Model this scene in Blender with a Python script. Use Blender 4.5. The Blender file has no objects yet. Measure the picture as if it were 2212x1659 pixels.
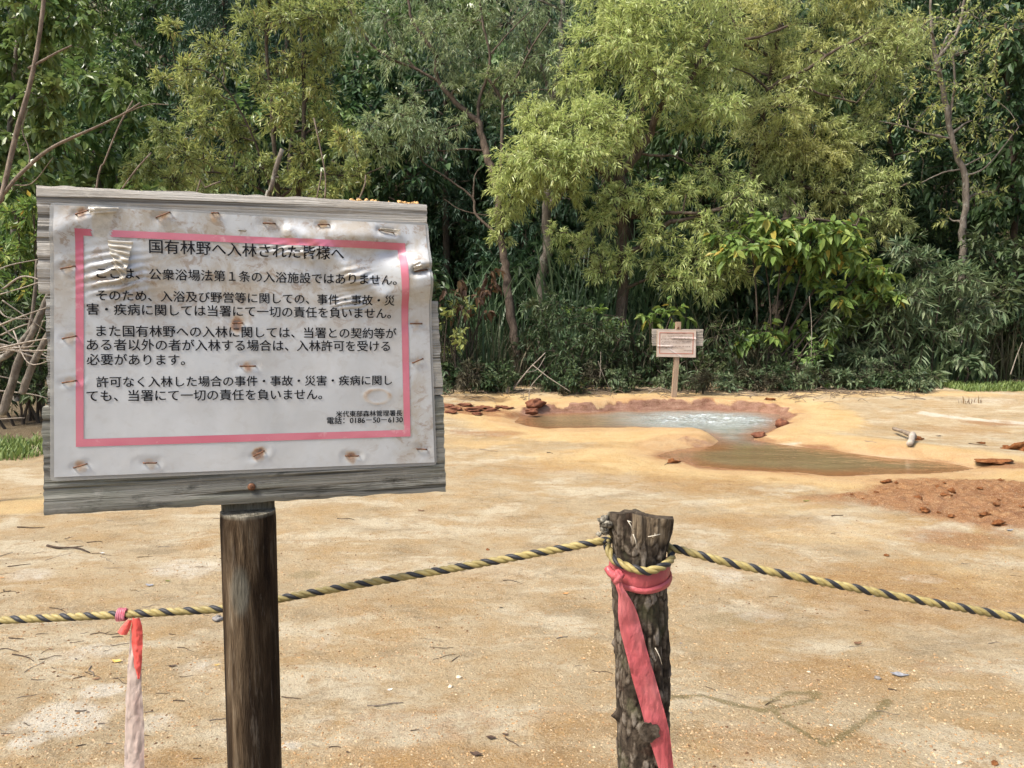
import bpy, math, random
import numpy as np
from mathutils import Vector, Matrix

random.seed(7)
RNG = np.random.default_rng(11)
SC = bpy.context.scene
COL = SC.collection
R = math.radians

# ------------------------------------------------------------------ camera, sky, sun, exposure
CAM_H = 1.2
FPX, CX, CY = 1662.0, 1106.0, 829.5          # focal length and centre, in pixels of the 2212-wide photo
PITCH = math.atan((CY - 660.0) / FPX)
cam_d = bpy.data.cameras.new('camera')
cam_d.sensor_width = 36.0
cam_d.lens = 36.0 * FPX / 2212.0
cam_d.clip_start, cam_d.clip_end = 0.05, 500.0
cam = bpy.data.objects.new('camera', cam_d)
COL.objects.link(cam)
cam.location = (0, 0, CAM_H)
cam.rotation_euler = (R(90) - PITCH, 0, 0)
SC.camera = cam

SUN_EL, SUN_AZ = R(55), R(241)               # azimuth clockwise from +Y: high, behind the camera on the left
world = bpy.data.worlds.new('World'); SC.world = world
world.use_nodes = True
wn = world.node_tree
sky = wn.nodes.new('ShaderNodeTexSky'); sky.sky_type = 'NISHITA'; sky.sun_disc = False
sky.sun_elevation = SUN_EL; sky.sun_rotation = SUN_AZ
sky.air_density = 1.0; sky.dust_density = 4.0; sky.ozone_density = 1.0
wn.links.new(sky.outputs[0], wn.nodes['Background'].inputs[0])
wn.nodes['Background'].inputs[1].default_value = 0.13
sd_ = bpy.data.lights.new('sun', 'SUN'); sd_.energy = 3.0; sd_.angle = R(14); sd_.color = (1.0, 0.95, 0.87)
sun = bpy.data.objects.new('sun', sd_); COL.objects.link(sun)
sdir = Vector((math.sin(SUN_AZ) * math.cos(SUN_EL), math.cos(SUN_AZ) * math.cos(SUN_EL), math.sin(SUN_EL)))
sun.rotation_euler = sdir.to_track_quat('Z', 'Y').to_euler()
SC.view_settings.view_transform = 'Standard'; SC.view_settings.look = 'None'
SC.view_settings.exposure = 1.15; SC.view_settings.gamma = 1.0
SC.cycles.max_bounces = 6; SC.cycles.transparent_max_bounces = 8
SC.cycles.diffuse_bounces = 3; SC.cycles.glossy_bounces = 3; SC.cycles.transmission_bounces = 4

# ------------------------------------------------------------------ where a point of the photo lies in the place
_cp, _sp = math.cos(PITCH), math.sin(PITCH)
def ray(px, py):
    x = (px - CX) / FPX; y = -(py - CY) / FPX
    return np.array([x, _cp + y * _sp, -_sp + y * _cp])
CAMP = np.array([0, 0, CAM_H])
def P(px, py, Y):
    d = ray(px, py); return CAMP + d * (Y / d[1])
def G(px, py, z=0.0):
    d = ray(px, py); return CAMP + d * ((z - CAM_H) / d[2])

# ------------------------------------------------------------------ noise on arrays
def _hash(ix, iy, seed):
    h = (ix.astype(np.int64) * 374761393 + iy.astype(np.int64) * 668265263 + seed * 982451653) & 0x7fffffff
    h = ((h ^ (h >> 13)) * 1274126177) & 0x7fffffff
    return ((h ^ (h >> 16)) & 0xffff) / 65535.0
def vnoise(x, y, seed=0):
    x = np.asarray(x, float); y = np.asarray(y, float)
    ix, iy = np.floor(x), np.floor(y); fx, fy = x - ix, y - iy
    fx = fx * fx * (3 - 2 * fx); fy = fy * fy * (3 - 2 * fy)
    a, b = _hash(ix, iy, seed), _hash(ix + 1, iy, seed)
    c, d = _hash(ix, iy + 1, seed), _hash(ix + 1, iy + 1, seed)
    return (a * (1 - fx) + b * fx) * (1 - fy) + (c * (1 - fx) + d * fx) * fy
def fbm(x, y, octv=4, seed=0):
    s, a, t = 0.0, 0.5, 0.0
    for k in range(octv):
        s = s + a * vnoise(np.asarray(x) * 2 ** k + 17.3 * k, np.asarray(y) * 2 ** k - 9.1 * k, seed + k); t += a; a *= 0.5
    return s / t - 0.5
def worley(x, y, seed=0):
    x = np.asarray(x, float); y = np.asarray(y, float)
    ix, iy = np.floor(x), np.floor(y); f1 = np.full(x.shape, 9.0); f2 = f1.copy(); cid = np.zeros(x.shape)
    for dx in (-1, 0, 1):
        for dy in (-1, 0, 1):
            jx, jy = ix + dx, iy + dy
            px = jx + _hash(jx, jy, seed); py = jy + _hash(jx, jy, seed + 5)
            d = np.hypot(px - x, py - y)
            n = d < f1
            f2 = np.where(n, f1, np.minimum(f2, d)); cid = np.where(n, _hash(jx, jy, seed + 9), cid); f1 = np.where(n, d, f1)
    return f1, f2, cid
def sstep(a, b, x):
    t = np.clip((np.asarray(x, float) - a) / (b - a), 0, 1); return t * t * (3 - 2 * t)
def unit(v):
    v = np.asarray(v, float); return v / np.maximum(np.linalg.norm(v, axis=-1, keepdims=True), 1e-9)

# ------------------------------------------------------------------ objects
def thing(name, label, cat, loc=(0, 0, 0), group=None, rot=None):
    o = bpy.data.objects.new(name, None); COL.objects.link(o)
    o.location = tuple(float(c) for c in loc); o.empty_display_size = 0.1
    if rot: o.rotation_euler = rot
    return tag(o, label, cat, group)
def tag(o, label=None, cat=None, group=None, kind=None):
    if label: o['label'] = label
    if cat: o['category'] = cat
    if group: o['group'] = group
    if kind: o['kind'] = kind
    return o
class MB:
    """collects vertices and faces (quads and triangles), builds ONE mesh object"""
    def __init__(s): s.V, s.Q, s.T, s.n = [], [], [], 0
    def add(s, V, Q=None, T=None):
        V = np.asarray(V, float).reshape(-1, 3)
        if Q is not None and len(Q): s.Q.append(np.asarray(Q, int).reshape(-1, 4) + s.n)
        if T is not None and len(T): s.T.append(np.asarray(T, int).reshape(-1, 3) + s.n)
        s.V.append(V); s.n += len(V); return s
    def verts(s): return np.concatenate(s.V)
    def build(s, name, mat, parent=None, local=False, smooth=True, attrs=None):
        V = np.concatenate(s.V) if s.V else np.zeros((0, 3))
        if parent is not None and not local: V = V - np.array(root_loc(parent))
        Q = np.concatenate(s.Q) if s.Q else np.zeros((0, 4), int)
        T = np.concatenate(s.T) if s.T else np.zeros((0, 3), int)
        me = bpy.data.meshes.new(name)
        me.vertices.add(len(V)); me.vertices.foreach_set('co', V.astype(np.float32).ravel())
        me.loops.add(Q.size + T.size)
        me.loops.foreach_set('vertex_index', np.concatenate([Q.ravel(), T.ravel()]).astype(np.int32))
        me.polygons.add(len(Q) + len(T))
        me.polygons.foreach_set('loop_start', np.concatenate([np.arange(len(Q)) * 4, Q.size + np.arange(len(T)) * 3]).astype(np.int32))
        me.polygons.foreach_set('use_smooth', np.full(len(Q) + len(T), smooth))
        for k, a in (attrs or {}).items():
            at = me.attributes.new(k, 'FLOAT', 'POINT'); at.data.foreach_set('value', np.asarray(a, np.float32).ravel())
        me.update(calc_edges=True); me.validate()
        me.materials.append(mat)
        o = bpy.data.objects.new(name, me); COL.objects.link(o)
        if parent is not None: o.parent = parent
        return o
def root_loc(o):
    while o.parent is not None: o = o.parent
    return o.location[:]
def copy_tree(o, parent=None):
    c = o.copy(); COL.objects.link(c)
    if parent is not None: c.parent = parent
    for ch in list(o.children): copy_tree(ch, c)
    return c
def grid_faces(nu, nv, closed=False):
    """vertices laid out [u][v]; closed wraps in v"""
    u = np.arange(nu - 1)[:, None]; v = np.arange(nv if closed else nv - 1)[None, :]
    v2 = (v + 1) % nv
    return np.stack([u * nv + v, u * nv + v2, (u + 1) * nv + v2, (u + 1) * nv + v], -1).reshape(-1, 4)
def smooth_path(pts, n):
    """Catmull-Rom through the points"""
    p = np.asarray(pts, float)
    if len(p) < 3:
        t = np.linspace(0, 1, n)[:, None]; return p[0] * (1 - t) + p[-1] * t
    q = np.vstack([2 * p[0] - p[1], p, 2 * p[-1] - p[-2]])
    seg = np.concatenate([[0], np.cumsum(np.linalg.norm(np.diff(p, axis=0), axis=1))])
    out = []
    for s in np.linspace(0, seg[-1], n):
        i = min(np.searchsorted(seg, s, side='right') - 1, len(p) - 2)
        t = (s - seg[i]) / max(seg[i + 1] - seg[i], 1e-9)
        a, b, c, d = q[i], q[i + 1], q[i + 2], q[i + 3]
        out.append(.5 * (2 * b + (c - a) * t + (2 * a - 5 * b + 4 * c - d) * t * t + (3 * b - 3 * c + d - a) * t ** 3))
    return np.array(out)
def frames(path):
    T = unit(np.gradient(path, axis=0))
    a = np.array([0, 0, 1.0]) if abs(T[0][2]) < .8 else np.array([1.0, 0, 0])
    N = [unit(np.cross(np.cross(T[0], a), T[0]))]
    for i in range(1, len(path)):
        n = N[-1] - T[i] * np.dot(N[-1], T[i]); N.append(unit(n))
    N = np.array(N); return T, N, np.cross(T, N)
def tube(mb, path, rad, sides=8, caps=True, rough=0.0, seed=0):
    path = np.asarray(path, float); n = len(path)
    rad = np.broadcast_to(np.asarray(rad, float), (n,)) if np.ndim(rad) == 0 or len(np.atleast_1d(rad)) == n else np.interp(np.linspace(0, 1, n), np.linspace(0, 1, len(rad)), rad)
    T, N, B = frames(path)
    a = np.linspace(0, 2 * math.pi, sides, endpoint=False)
    r = rad[:, None] * np.ones((1, sides))
    if rough:
        r = r * (1 + rough * (2 * vnoise(np.arange(n)[:, None] * .7 + seed, a[None] * 1.3 + seed, seed) - 1))
    V = path[:, None] + r[..., None] * (np.cos(a)[None, :, None] * N[:, None] + np.sin(a)[None, :, None] * B[:, None])
    Q = grid_faces(n, sides, True); V = V.reshape(-1, 3); Tt = []
    if caps:
        V = np.vstack([V, path[:1], path[-1:]]); k = n * sides
        for j in range(sides):
            Tt += [[(j + 1) % sides, j, k], [(n - 1) * sides + j, (n - 1) * sides + (j + 1) % sides, k + 1]]
    mb.add(V, Q, Tt)
def box(mb, c, s, M=None):
    v = np.array([[x, y, z] for x in (-.5, .5) for y in (-.5, .5) for z in (-.5, .5)]) * np.array(s)
    if M is not None: v = v @ np.asarray(M).T
    mb.add(v + np.array(c), [[0, 1, 3, 2], [4, 6, 7, 5], [0, 4, 5, 1], [2, 3, 7, 6], [0, 2, 6, 4], [1, 5, 7, 3]])
def rock(mb, c, s, seed=0, nu=10, nv=14, rough=.35):
    th = np.linspace(0, math.pi, nu); ph = np.linspace(0, 2 * math.pi, nv, endpoint=False)
    TH, PH = np.meshgrid(th, ph, indexing='ij')
    d = np.stack([np.sin(TH) * np.cos(PH), np.sin(TH) * np.sin(PH), np.cos(TH)], -1)
    k = 1 + rough * (2 * vnoise(d[..., 0] * 1.7 + seed * 3.1 + 5, d[..., 1] * 1.7 + d[..., 2] * 2.3 + seed, seed) - 1) + rough * .4 * (2 * vnoise(d[..., 0] * 4 + seed + 9, d[..., 1] * 4 + d[..., 2] * 5, seed + 3) - 1)
    mb.add((d * k[..., None] * np.array(s) + np.array(c)).reshape(-1, 3), grid_faces(nu, nv, True))

# ------------------------------------------------------------------ materials
class Mat:
    def __init__(s, name, rough=.8, spec=.3):
        s.m = bpy.data.materials.new(name); s.m.use_nodes = True; s.t = s.m.node_tree
        s.b = s.t.nodes['Principled BSDF']; s.b.inputs['Roughness'].default_value = rough
        s.b.inputs['Specular IOR Level'].default_value = spec
        s.co = s.n('ShaderNodeTexCoord').outputs['Object']
    def n(s, typ, **kw):
        x = s.t.nodes.new(typ)
        for k, v in kw.items(): setattr(x, k, v)
        return x
    def put(s, a, inp):
        if isinstance(a, bpy.types.NodeSocket): s.t.links.new(a, inp)
        else: inp.default_value = a if not isinstance(a, tuple) or len(a) != 3 or inp.type != 'RGBA' else (*a, 1)
    def mapped(s, scale, loc=(0, 0, 0), rot=(0, 0, 0)):
        m = s.n('ShaderNodeMapping'); s.t.links.new(s.co, m.inputs[0])
        m.inputs['Scale'].default_value = scale if isinstance(scale, tuple) else (scale,) * 3
        m.inputs['Location'].default_value = loc; m.inputs['Rotation'].default_value = rot
        return m.outputs[0]
    def noise(s, scale, detail=4, rough=.6, dist=0.0, vec=None, color=False, loc=(0, 0, 0)):
        x = s.n('ShaderNodeTexNoise'); s.put(vec if vec is not None else s.mapped(scale, loc), x.inputs['Vector'])
        x.inputs['Scale'].default_value = 1.0; x.inputs['Detail'].default_value = detail
        x.inputs['Roughness'].default_value = rough; x.inputs['Distortion'].default_value = dist
        return x.outputs[1 if color else 0]
    def voro(s, scale, feature='F1', out=0):
        x = s.n('ShaderNodeTexVoronoi', feature=feature); s.put(s.mapped(scale), x.inputs['Vector']); x.inputs['Scale'].default_value = 1.0
        return x.outputs[out]
    def ramp(s, fac, stops, interp='LINEAR'):
        x = s.n('ShaderNodeValToRGB'); s.put(fac, x.inputs[0]); e = x.color_ramp; e.interpolation = interp
        while len(e.elements) < len(stops): e.elements.new(.5)
        for k, (p, c) in zip(e.elements, stops):
            k.position = p; k.color = (*c, 1) if isinstance(c, tuple) else (c, c, c, 1)
        return x.outputs[0]
    def mix(s, fac, a, b, blend='MIX'):
        x = s.n('ShaderNodeMix', data_type='RGBA', blend_type=blend)
        s.put(fac, x.inputs[0]); s.put(a, x.inputs[6]); s.put(b, x.inputs[7]); return x.outputs[2]
    def math(s, op, a, b=0.0, c=0.0, clamp=False):
        x = s.n('ShaderNodeMath', operation=op, use_clamp=clamp)
        s.put(a, x.inputs[0]); s.put(b, x.inputs[1]); s.put(c, x.inputs[2]); return x.outputs[0]
    def attr(s, name):
        x = s.n('ShaderNodeAttribute', attribute_name=name); return x.outputs['Fac']
    def rnd(s): return s.n('ShaderNodeNewGeometry').outputs['Random Per Island']
    def bump(s, h, strength=.5, dist=.01, normal=None):
        x = s.n('ShaderNodeBump'); s.put(h, x.inputs['Height']); s.put(strength, x.inputs['Strength']); x.inputs['Distance'].default_value = dist
        if normal is not None: s.t.links.new(normal, x.inputs['Normal'])
        return x.outputs[0]
    def col(s, c): s.put(c, s.b.inputs['Base Color']); return s
    def nor(s, x): s.t.links.new(x, s.b.inputs['Normal']); return s
    def set(s, **kw):
        for k, v in kw.items(): s.put(v, s.b.inputs[k.replace('_', ' ')])
        return s

def leaf_mat(name, ramp, trans=.35, rough=.45, hue_noise=None, spec=.35):
    """leaf: hue varies from leaf to leaf and from bough to bough"""
    M_ = Mat(name, rough, spec)
    c = M_.ramp(M_.rnd(), ramp)
    if hue_noise:
        f = M_.ramp(M_.noise(hue_noise[0], 2, .5), [(.42, 0.0), (.62, 1.0)])
        c = M_.mix(M_.math('MULTIPLY', f, hue_noise[2] if len(hue_noise) > 2 else .8), c, hue_noise[1])
    M_.col(c)
    tr = M_.n('ShaderNodeBsdfTranslucent'); tc = M_.mix(.5, c, (.9, 1.0, .25), 'MULTIPLY'); M_.t.links.new(c, tr.inputs[0])
    ms = M_.n('ShaderNodeMixShader'); ms.inputs[0].default_value = trans
    M_.t.links.new(M_.b.outputs[0], ms.inputs[1]); M_.t.links.new(tr.outputs[0], ms.inputs[2])
    M_.t.links.new(ms.outputs[0], M_.t.nodes['Material Output'].inputs[0])
    return M_.m
def bark_mat(name, c1, c2, scale=(14, 14, 4), lichen=None):
    M_ = Mat(name, .9, .15)
    n1 = M_.noise(scale, 6, .7, .3)
    c = M_.ramp(n1, [(.3, c1), (.7, c2)])
    if lichen: c = M_.mix(M_.ramp(M_.noise(9, 4, .6), [(.55, 0.0), (.68, .7)]), c, lichen)
    M_.col(c).nor(M_.bump(n1, .8, .02)); return M_.m
# ------------------------------------------------------------------ the ground: spring mound, pools, forest slope
WATER_Z = -0.02
# outline of the two joined pools: photo x, photo y, height of the bank, width of the bank
OUTLINE = [(1111, 912, .03, .25), (1122, 902, .06, .16), (1147, 896, .08, .14), (1206, 893, .10, .12), (1266, 892, .11, .11), (1328, 888, .12, .1), (1379, 887, .13, .09),
           (1439, 885, .13, .08), (1528, 885, .13, .08), (1587, 887, .12, .09), (1640, 889, .11, .12), (1680, 895, .09, .16), (1696, 908, .07, .2),
           (1680, 926, .06, .15), (1628, 944, .04, .14), (1628, 950, .04, .18), (1673, 958, .06, .35), (1732, 966, .07, .5), (1792, 972, .07, .5), (1851, 981, .08, .5),
           (1926, 990, .08, .45), (2000, 995, .07, .4), (2059, 1002, .06, .3), (2106, 1012, .04, .2), (2059, 1019, .02, .2), (2000, 1023, .02, .15),
           (1911, 1024, .02, .12), (1851, 1027, .015, .12), (1821, 1029, .015, .12), (1786, 1028, .015, .12), (1732, 1021, .01, .12), (1643, 1016, .01, .15),
           (1587, 1013, .008, .2), (1513, 1006, .005, .25), (1468, 995, .005, .3), (1421, 985, .02, .3), (1439, 977, .04, .4), (1490, 968, .07, .35), (1540, 963, .07, .2),
           (1553, 953, .06, .14), (1537, 940, .06, .12), (1507, 932, .05, .1), (1409, 928, .04, .1), (1302, 928, .035, .1), (1245, 928, .03, .1),
           (1186, 926, .02, .15), (1141, 921, .02, .2)]
_pl = np.array([G(a, b, WATER_Z)[:2] for a, b, _, _ in OUTLINE])
_pb = np.array([c for _, _, c, _ in OUTLINE]); _pw = np.array([c for _, _, _, c in OUTLINE])
def pool_field(x, y):
    """signed distance to the pools' edge (inside negative), bank height, bank width"""
    x = np.asarray(x, float); y = np.asarray(y, float)
    best = np.full(x.shape, 1e9); ins = np.zeros(x.shape, bool); sw = np.zeros(x.shape); sb = sw.copy(); sv = sw.copy()
    n = len(_pl)
    for i in range(n):
        a, b = _pl[i], _pl[(i + 1) % n]; ab = b - a
        t = np.clip(((x - a[0]) * ab[0] + (y - a[1]) * ab[1]) / (ab @ ab), 0, 1)
        d2 = (x - a[0] - t * ab[0]) ** 2 + (y - a[1] - t * ab[1]) ** 2
        best = np.minimum(best, d2)
        w = np.hypot(*ab) / (d2 + 1e-3) ** 2
        sw += w; sb += w * (_pb[i] * (1 - t) + _pb[(i + 1) % n] * t); sv += w * (_pw[i] * (1 - t) + _pw[(i + 1) % n] * t)
        c = ((a[1] > y) != (b[1] > y)) & (x < (b[0] - a[0]) * (y - a[1]) / (b[1] - a[1] + 1e-12) + a[0])
        ins ^= c
    d = np.sqrt(best)
    return np.where(ins, -d, d), sb / sw, sv / sw
MOUND = [G(2150, 1080), 1.12, .66]
def mound_mask(x, y):
    q = np.hypot((x - MOUND[0][0]) / MOUND[1], (y - MOUND[0][1]) / MOUND[2]) + .55 * fbm(x * 2.2, y * 2.2, 4, 61)
    q2 = np.hypot((x - G(1850, 1072)[0]) / .14, (y - G(1850, 1072)[1]) / .07) + .5 * fbm(x * 4, y * 4, 3, 62)
    return np.maximum(1 - sstep(.55, 1.05, q), 1 - sstep(.5, 1.0, q2))
def terrain(x, y, detail=True):
    x = np.asarray(x, float); y = np.asarray(y, float)
    sd, B, W = pool_field(x, y)
    base = .13 * sstep(6.9, 9.0, y - .05 * x) + .02 * fbm(x * .5, y * .5, 3, 3) * sstep(1, 4, np.abs(sd) + .0 * y)
    wob = 1 + .9 * fbm(x * 6, y * 6, 3, 21)
    out = WATER_Z + (B * 1.0 - WATER_Z * 0 + .0) * sstep(0, 1, np.clip(sd / (W * wob), 0, 1) ** .75)
    far = sstep(.25, 1.1, sd)
    out = out * (1 - far) + base * far
    ins = WATER_Z - .22 * sstep(0, .35, -sd) - .02 * sstep(0, .03, -sd)
    h = np.where(sd > 0, out, ins)
    if detail:
        k = sstep(.03, .3, np.abs(sd))
        h = h + k * (.012 * fbm(x * 3, y * 3, 4, 31) + .010 * fbm(x * 12, y * 12, 4, 33) + .007 * fbm(x * 38, y * 38, 3, 34))
        m = mound_mask(x, y) * sstep(.05, .25, sd)
        h = h + m * (.004 + .06 * np.abs(fbm(x * 4, y * 4, 5, 41)) + .06 * np.abs(fbm(x * 13, y * 13, 4, 42)) + .04 * fbm(x * 30, y * 30, 3, 43))
    t = y - 11.6 + 1.2 * fbm(x * .3, x * 0 + 3.3, 3, 51)
    h = h + .10 * np.clip(t, 0, None) + .52 * np.clip(t - 3.0, 0, None) * sstep(0, 6, t - 3.0) + sstep(0, 3, t) * .5 * fbm(x * .5, y * .5, 3, 52)
    return h
def axis(parts):
    out = [np.arange(a, b, s) for a, b, s in parts]; return np.concatenate(out)
xs = axis([(-60, -12, 2.0), (-12, -5, .35), (-5, -1.7, .05), (-1.7, 2.0, .016), (2.0, 4.6, .019), (4.6, 6.5, .03), (6.5, 12, .35), (12, 62, 2.0)])
ys = axis([(-12, 0, 1.0), (0, 1.7, .12), (1.7, 3.4, .013), (3.4, 4.2, .02), (4.2, 5.3, .014), (5.3, 9.6, .026), (9.6, 13, .08), (13, 24, .4), (24, 70, 2.0)])
GX, GY = np.meshgrid(xs, ys, indexing='ij')
GZ = terrain(GX, GY)
sd, bk, bw = pool_field(GX, GY)
def look(F, x, y):
    """value of a field on the ground's own grid"""
    i = np.clip(np.searchsorted(xs, x) - 1, 0, len(xs) - 2); j = np.clip(np.searchsorted(ys, y) - 1, 0, len(ys) - 2)
    u = np.clip((x - xs[i]) / (xs[i + 1] - xs[i]), 0, 1); v = np.clip((y - ys[j]) / (ys[j + 1] - ys[j]), 0, 1)
    return (F[i, j] * (1 - u) + F[i + 1, j] * u) * (1 - v) + (F[i, j + 1] * (1 - u) + F[i + 1, j + 1] * u) * v
def hz(x, y): return float(look(GZ, x, y))
def GT(px, py):
    d = ray(px, py); z = 0.0
    for _ in range(12):
        p = CAMP + d * ((z - CAM_H) / d[2]); z = .5 * z + .5 * hz(p[0], p[1])
    return CAMP + d * ((z - CAM_H) / d[2])
nz = fbm(GX * 1.6, GY * 1.6, 4, 71); nz2 = fbm(GX * 7, GY * 7, 4, 72)
def blobs(lst):
    m = np.zeros(GX.shape)
    for px, py, rx, ry, s in lst:
        c = GT(px, py); a = rx / FPX * c[1]; q1, q2 = GT(px, py - ry), GT(px, py + ry); b = max(abs(q1[1] - q2[1]) / 2, .02)
        q = np.hypot((GX - c[0]) / a, (GY - c[1]) / b)
        m = np.maximum(m, s * (1 - sstep(.35, 1.15, q + .8 * nz + .8 * nz2)))
    return m
def polyline_mask(pts, w):
    m = np.full(GX.shape, 9.0)
    for (a, b) in zip(pts[:-1], pts[1:]):
        a, b = a[:2], b[:2]; ab = b - a
        t = np.clip(((GX - a[0]) * ab[0] + (GY - a[1]) * ab[1]) / (ab @ ab + 1e-9), 0, 1)
        m = np.minimum(m, np.hypot(GX - a[0] - t * ab[0], GY - a[1] - t * ab[1]))
    return 1 - sstep(w * .3, w, m + w * 1.1 * nz2 + w * .5 * nz)
steep = sstep(.045, .10, bk)
A = {}
A['wall'] = steep * sstep(-.30, -.02, sd) * (1 - sstep(.40, .85, sd / np.maximum(bw, .05) + 1.3 * nz2)) * (1 - sstep(.3, .38, bw))
A['wet'] = (1 - sstep(.05, .5, sd + .35 * nz)) * sstep(-.5, 0, sd)
A['pale'] = np.clip(sstep(.0, .08, sd) * (1 - sstep(.35, .95, sd + .6 * nz)) * .9 + blobs([(1450, 861, 260, 7, .9), (1800, 905, 90, 24, .9), (1320, 945, 230, 16, .9), (1250, 990, 260, 30, .6), (1780, 1150, 300, 30, .45), (1650, 1090, 200, 30, .4), (1030, 850, 90, 8, .8), (60, 1090, 100, 22, .9), (2100, 1250, 160, 70, .45), (1950, 850, 300, 9, .7), (1050, 960, 120, 12, .6)]), 0, 1)
A['white'] = blobs([(140, 1545, 150, 50, 1), (215, 1490, 75, 26, 1), (60, 1600, 50, 20, .8), (1560, 1245, 70, 26, .55), (1500, 1170, 90, 22, .4), (680, 1390, 60, 25, .4), (690, 1560, 90, 40, .4), (120, 1330, 100, 40, .35), (2110, 865, 120, 8, .5), (1800, 1010, 60, 3, .3), (630, 1610, 30, 12, .8), (1700, 960, 70, 5, .6), (390, 1230, 130, 26, .65), (180, 1410, 120, 30, .6), (420, 1440, 110, 30, .55), (60, 1240, 90, 22, .6), (1650, 1330, 90, 18, .45), (2000, 1250, 80, 14, .45), (760, 1230, 90, 18, .4), (330, 1560, 80, 24, .6), (1900, 1390, 120, 18, .35)]) 
A['white'] = np.maximum(A['white'], polyline_mask([GT(a, b) for a, b in ((2000, 893), (2060, 902), (2130, 907), (2230, 916))], .16) * (.45 + .55 * sstep(-.12, .1, nz2)))
A['rust'] = np.clip(mound_mask(GX, GY) + blobs([(1010, 884, 130, 11, 1), (1130, 900, 60, 8, .6), (1640, 938, 40, 8, 1), (1690, 905, 30, 12, 1), (2100, 1165, 200, 34, .5), (2150, 915, 90, 10, .5), (1480, 975, 60, 8, .5), (2180, 1005, 70, 12, .6), (1750, 1080, 120, 15, .35), (1620, 1590, 120, 60, .25), (900, 1560, 300, 60, .3), (60, 905, 60, 14, 1), (1060, 935, 120, 10, .5), (2010, 1440, 180, 60, .3)]), 0, 1)
A['rust'] = np.maximum(A['rust'], .75 * (1 - sstep(.02, .16, sd + .25 * nz2)) * sstep(-.08, .12, nz) * sstep(-.1, 0, sd))
A['ochre'] = blobs([(1950, 1270, 420, 90, .75), (1500, 1045, 330, 34, .7), (1150, 1010, 200, 26, .6), (1600, 1130, 240, 24, .6), (980, 1640, 420, 60, .8), (1780, 1460, 320, 60, .6), (760, 1320, 90, 24, .5), (1030, 1250, 160, 40, .45), (1250, 1560, 200, 50, .6), (330, 1640, 160, 30, .7), (430, 1180, 70, 14, .6), (1350, 960, 240, 12, .6), (2050, 930, 170, 16, .7), (1120, 1120, 150, 24, .4), (560, 1210, 80, 18, .5), (1700, 1600, 250, 50, .5)])
A['brown'] = blobs([(1005, 858, 95, 7, 1), (1560, 975, 120, 10, .3), (1960, 925, 150, 14, .35), (1850, 880, 120, 10, .3)])
A['moss'] = polyline_mask([GT(1426.3 + a * .3551, 1152 + b * .3551) for a, b in ((40, 1000), (250, 985), (400, 1030), (540, 1060), (620, 1085), (690, 1060), (650, 1030), (780, 970), (960, 970), (940, 1010), (780, 1050), (700, 1070), (730, 1130), (800, 1170), (900, 1230), (1000, 1290), (1100, 1240), (1200, 1170), (1300, 1100), (1380, 1020))], .018) * .85
A['moss'] = np.maximum(A['moss'], blobs([(1560, 1335, 130, 22, .4), (1260, 1400, 90, 30, .3), (660, 1240, 60, 14, .5), (1000, 1370, 100, 30, .2), (1480, 1600, 60, 20, .3), (60, 1130, 60, 16, .3)]))
A['litter'] = np.clip(sstep(9.75, 10.6, GY + .9 * nz - .16 * np.abs(GX - 1) + .0) * sstep(-.2, .35, nz2 + .55 + sstep(10.6, 11.5, GY)) + blobs([(1300, 846, 380, 5, .7), (1030, 836, 100, 5, .8)]), 0, 1)
A['litter'] = np.maximum(A['litter'], sstep(-3.2, -5.2, GX + .9 * nz) * sstep(4, 7, GY))
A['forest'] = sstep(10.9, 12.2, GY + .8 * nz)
gb = MB(); gb.add(np.stack([GX, GY, GZ], -1).reshape(-1, 3), grid_faces(len(xs), len(ys))[:, ::-1])
g = Mat('spring_ground', .85, .2)
n_big = g.noise((.55, .8, 1), 4, .55, .6); n_mid = g.noise((3.2, 4.5, 3), 6, .7, .4); n_gr = g.noise(62, 5, .85); n_fine = g.noise(170, 3, .75); n_sm = g.noise(15, 6, .75, .3)
c = g.ramp(n_big, [(.34, (.46, .325, .175)), (.45, (.44, .345, .225)), (.55, (.49, .395, .27)), (.66, (.45, .305, .155))])
c = g.mix(g.ramp(n_mid, [(.45, 0.0), (.62, .7)]), c, (.42, .275, .13))
c = g.mix(g.ramp(g.noise((1.3, 2.6, 1), 6, .7, .5, loc=(4, 2, 0)), [(.50, 0.0), (.59, .9)]), c, (.58, .505, .39))
c = g.mix(g.ramp(g.noise((2.1, 3.3, 1), 6, .75, .5, loc=(14, 7, 0)), [(.53, 0.0), (.64, .7)]), c, (.29, .225, .145))
c = g.mix(g.ramp(g.noise((6, 11, 6), 6, .78, .5, loc=(3, 9, 0)), [(.52, 0.0), (.62, .65)]), c, (.36, .235, .115))
c = g.mix(g.ramp(g.noise((5, 10, 6), 6, .75, .4, loc=(13, 1, 0)), [(.55, 0.0), (.64, .6)]), c, (.54, .46, .34))
def msk(name, lo=.25, hi=.7, amt=1.0, ns=None):
    a = g.math('ADD', g.attr(name), g.math('MULTIPLY', g.math('SUBTRACT', ns or n_sm, .5), .9))
    return g.math('MULTIPLY', g.math('MULTIPLY', g.ramp(a, [(lo, 0.0), (hi, 1.0)]), amt), g.math('MINIMUM', g.math('MULTIPLY', g.attr(name), 6.0), 1.0))
c = g.mix(msk('pale', .2, .8, .9), c, g.ramp(n_mid, [(.35, (.64, .48, .26)), (.65, (.58, .375, .165))]))
c = g.mix(msk('ochre', .2, .85, .85, n_mid), c, g.ramp(n_sm, [(.35, (.30, .165, .062)), (.6, (.42, .255, .105))]))
c = g.mix(msk('brown', .2, .7, .85), c, (.20, .115, .045))
c = g.mix(msk('wet', .3, .8, .6), c, g.ramp(n_mid, [(.4, (.47, .235, .09)), (.6, (.60, .43, .27))]))
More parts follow.
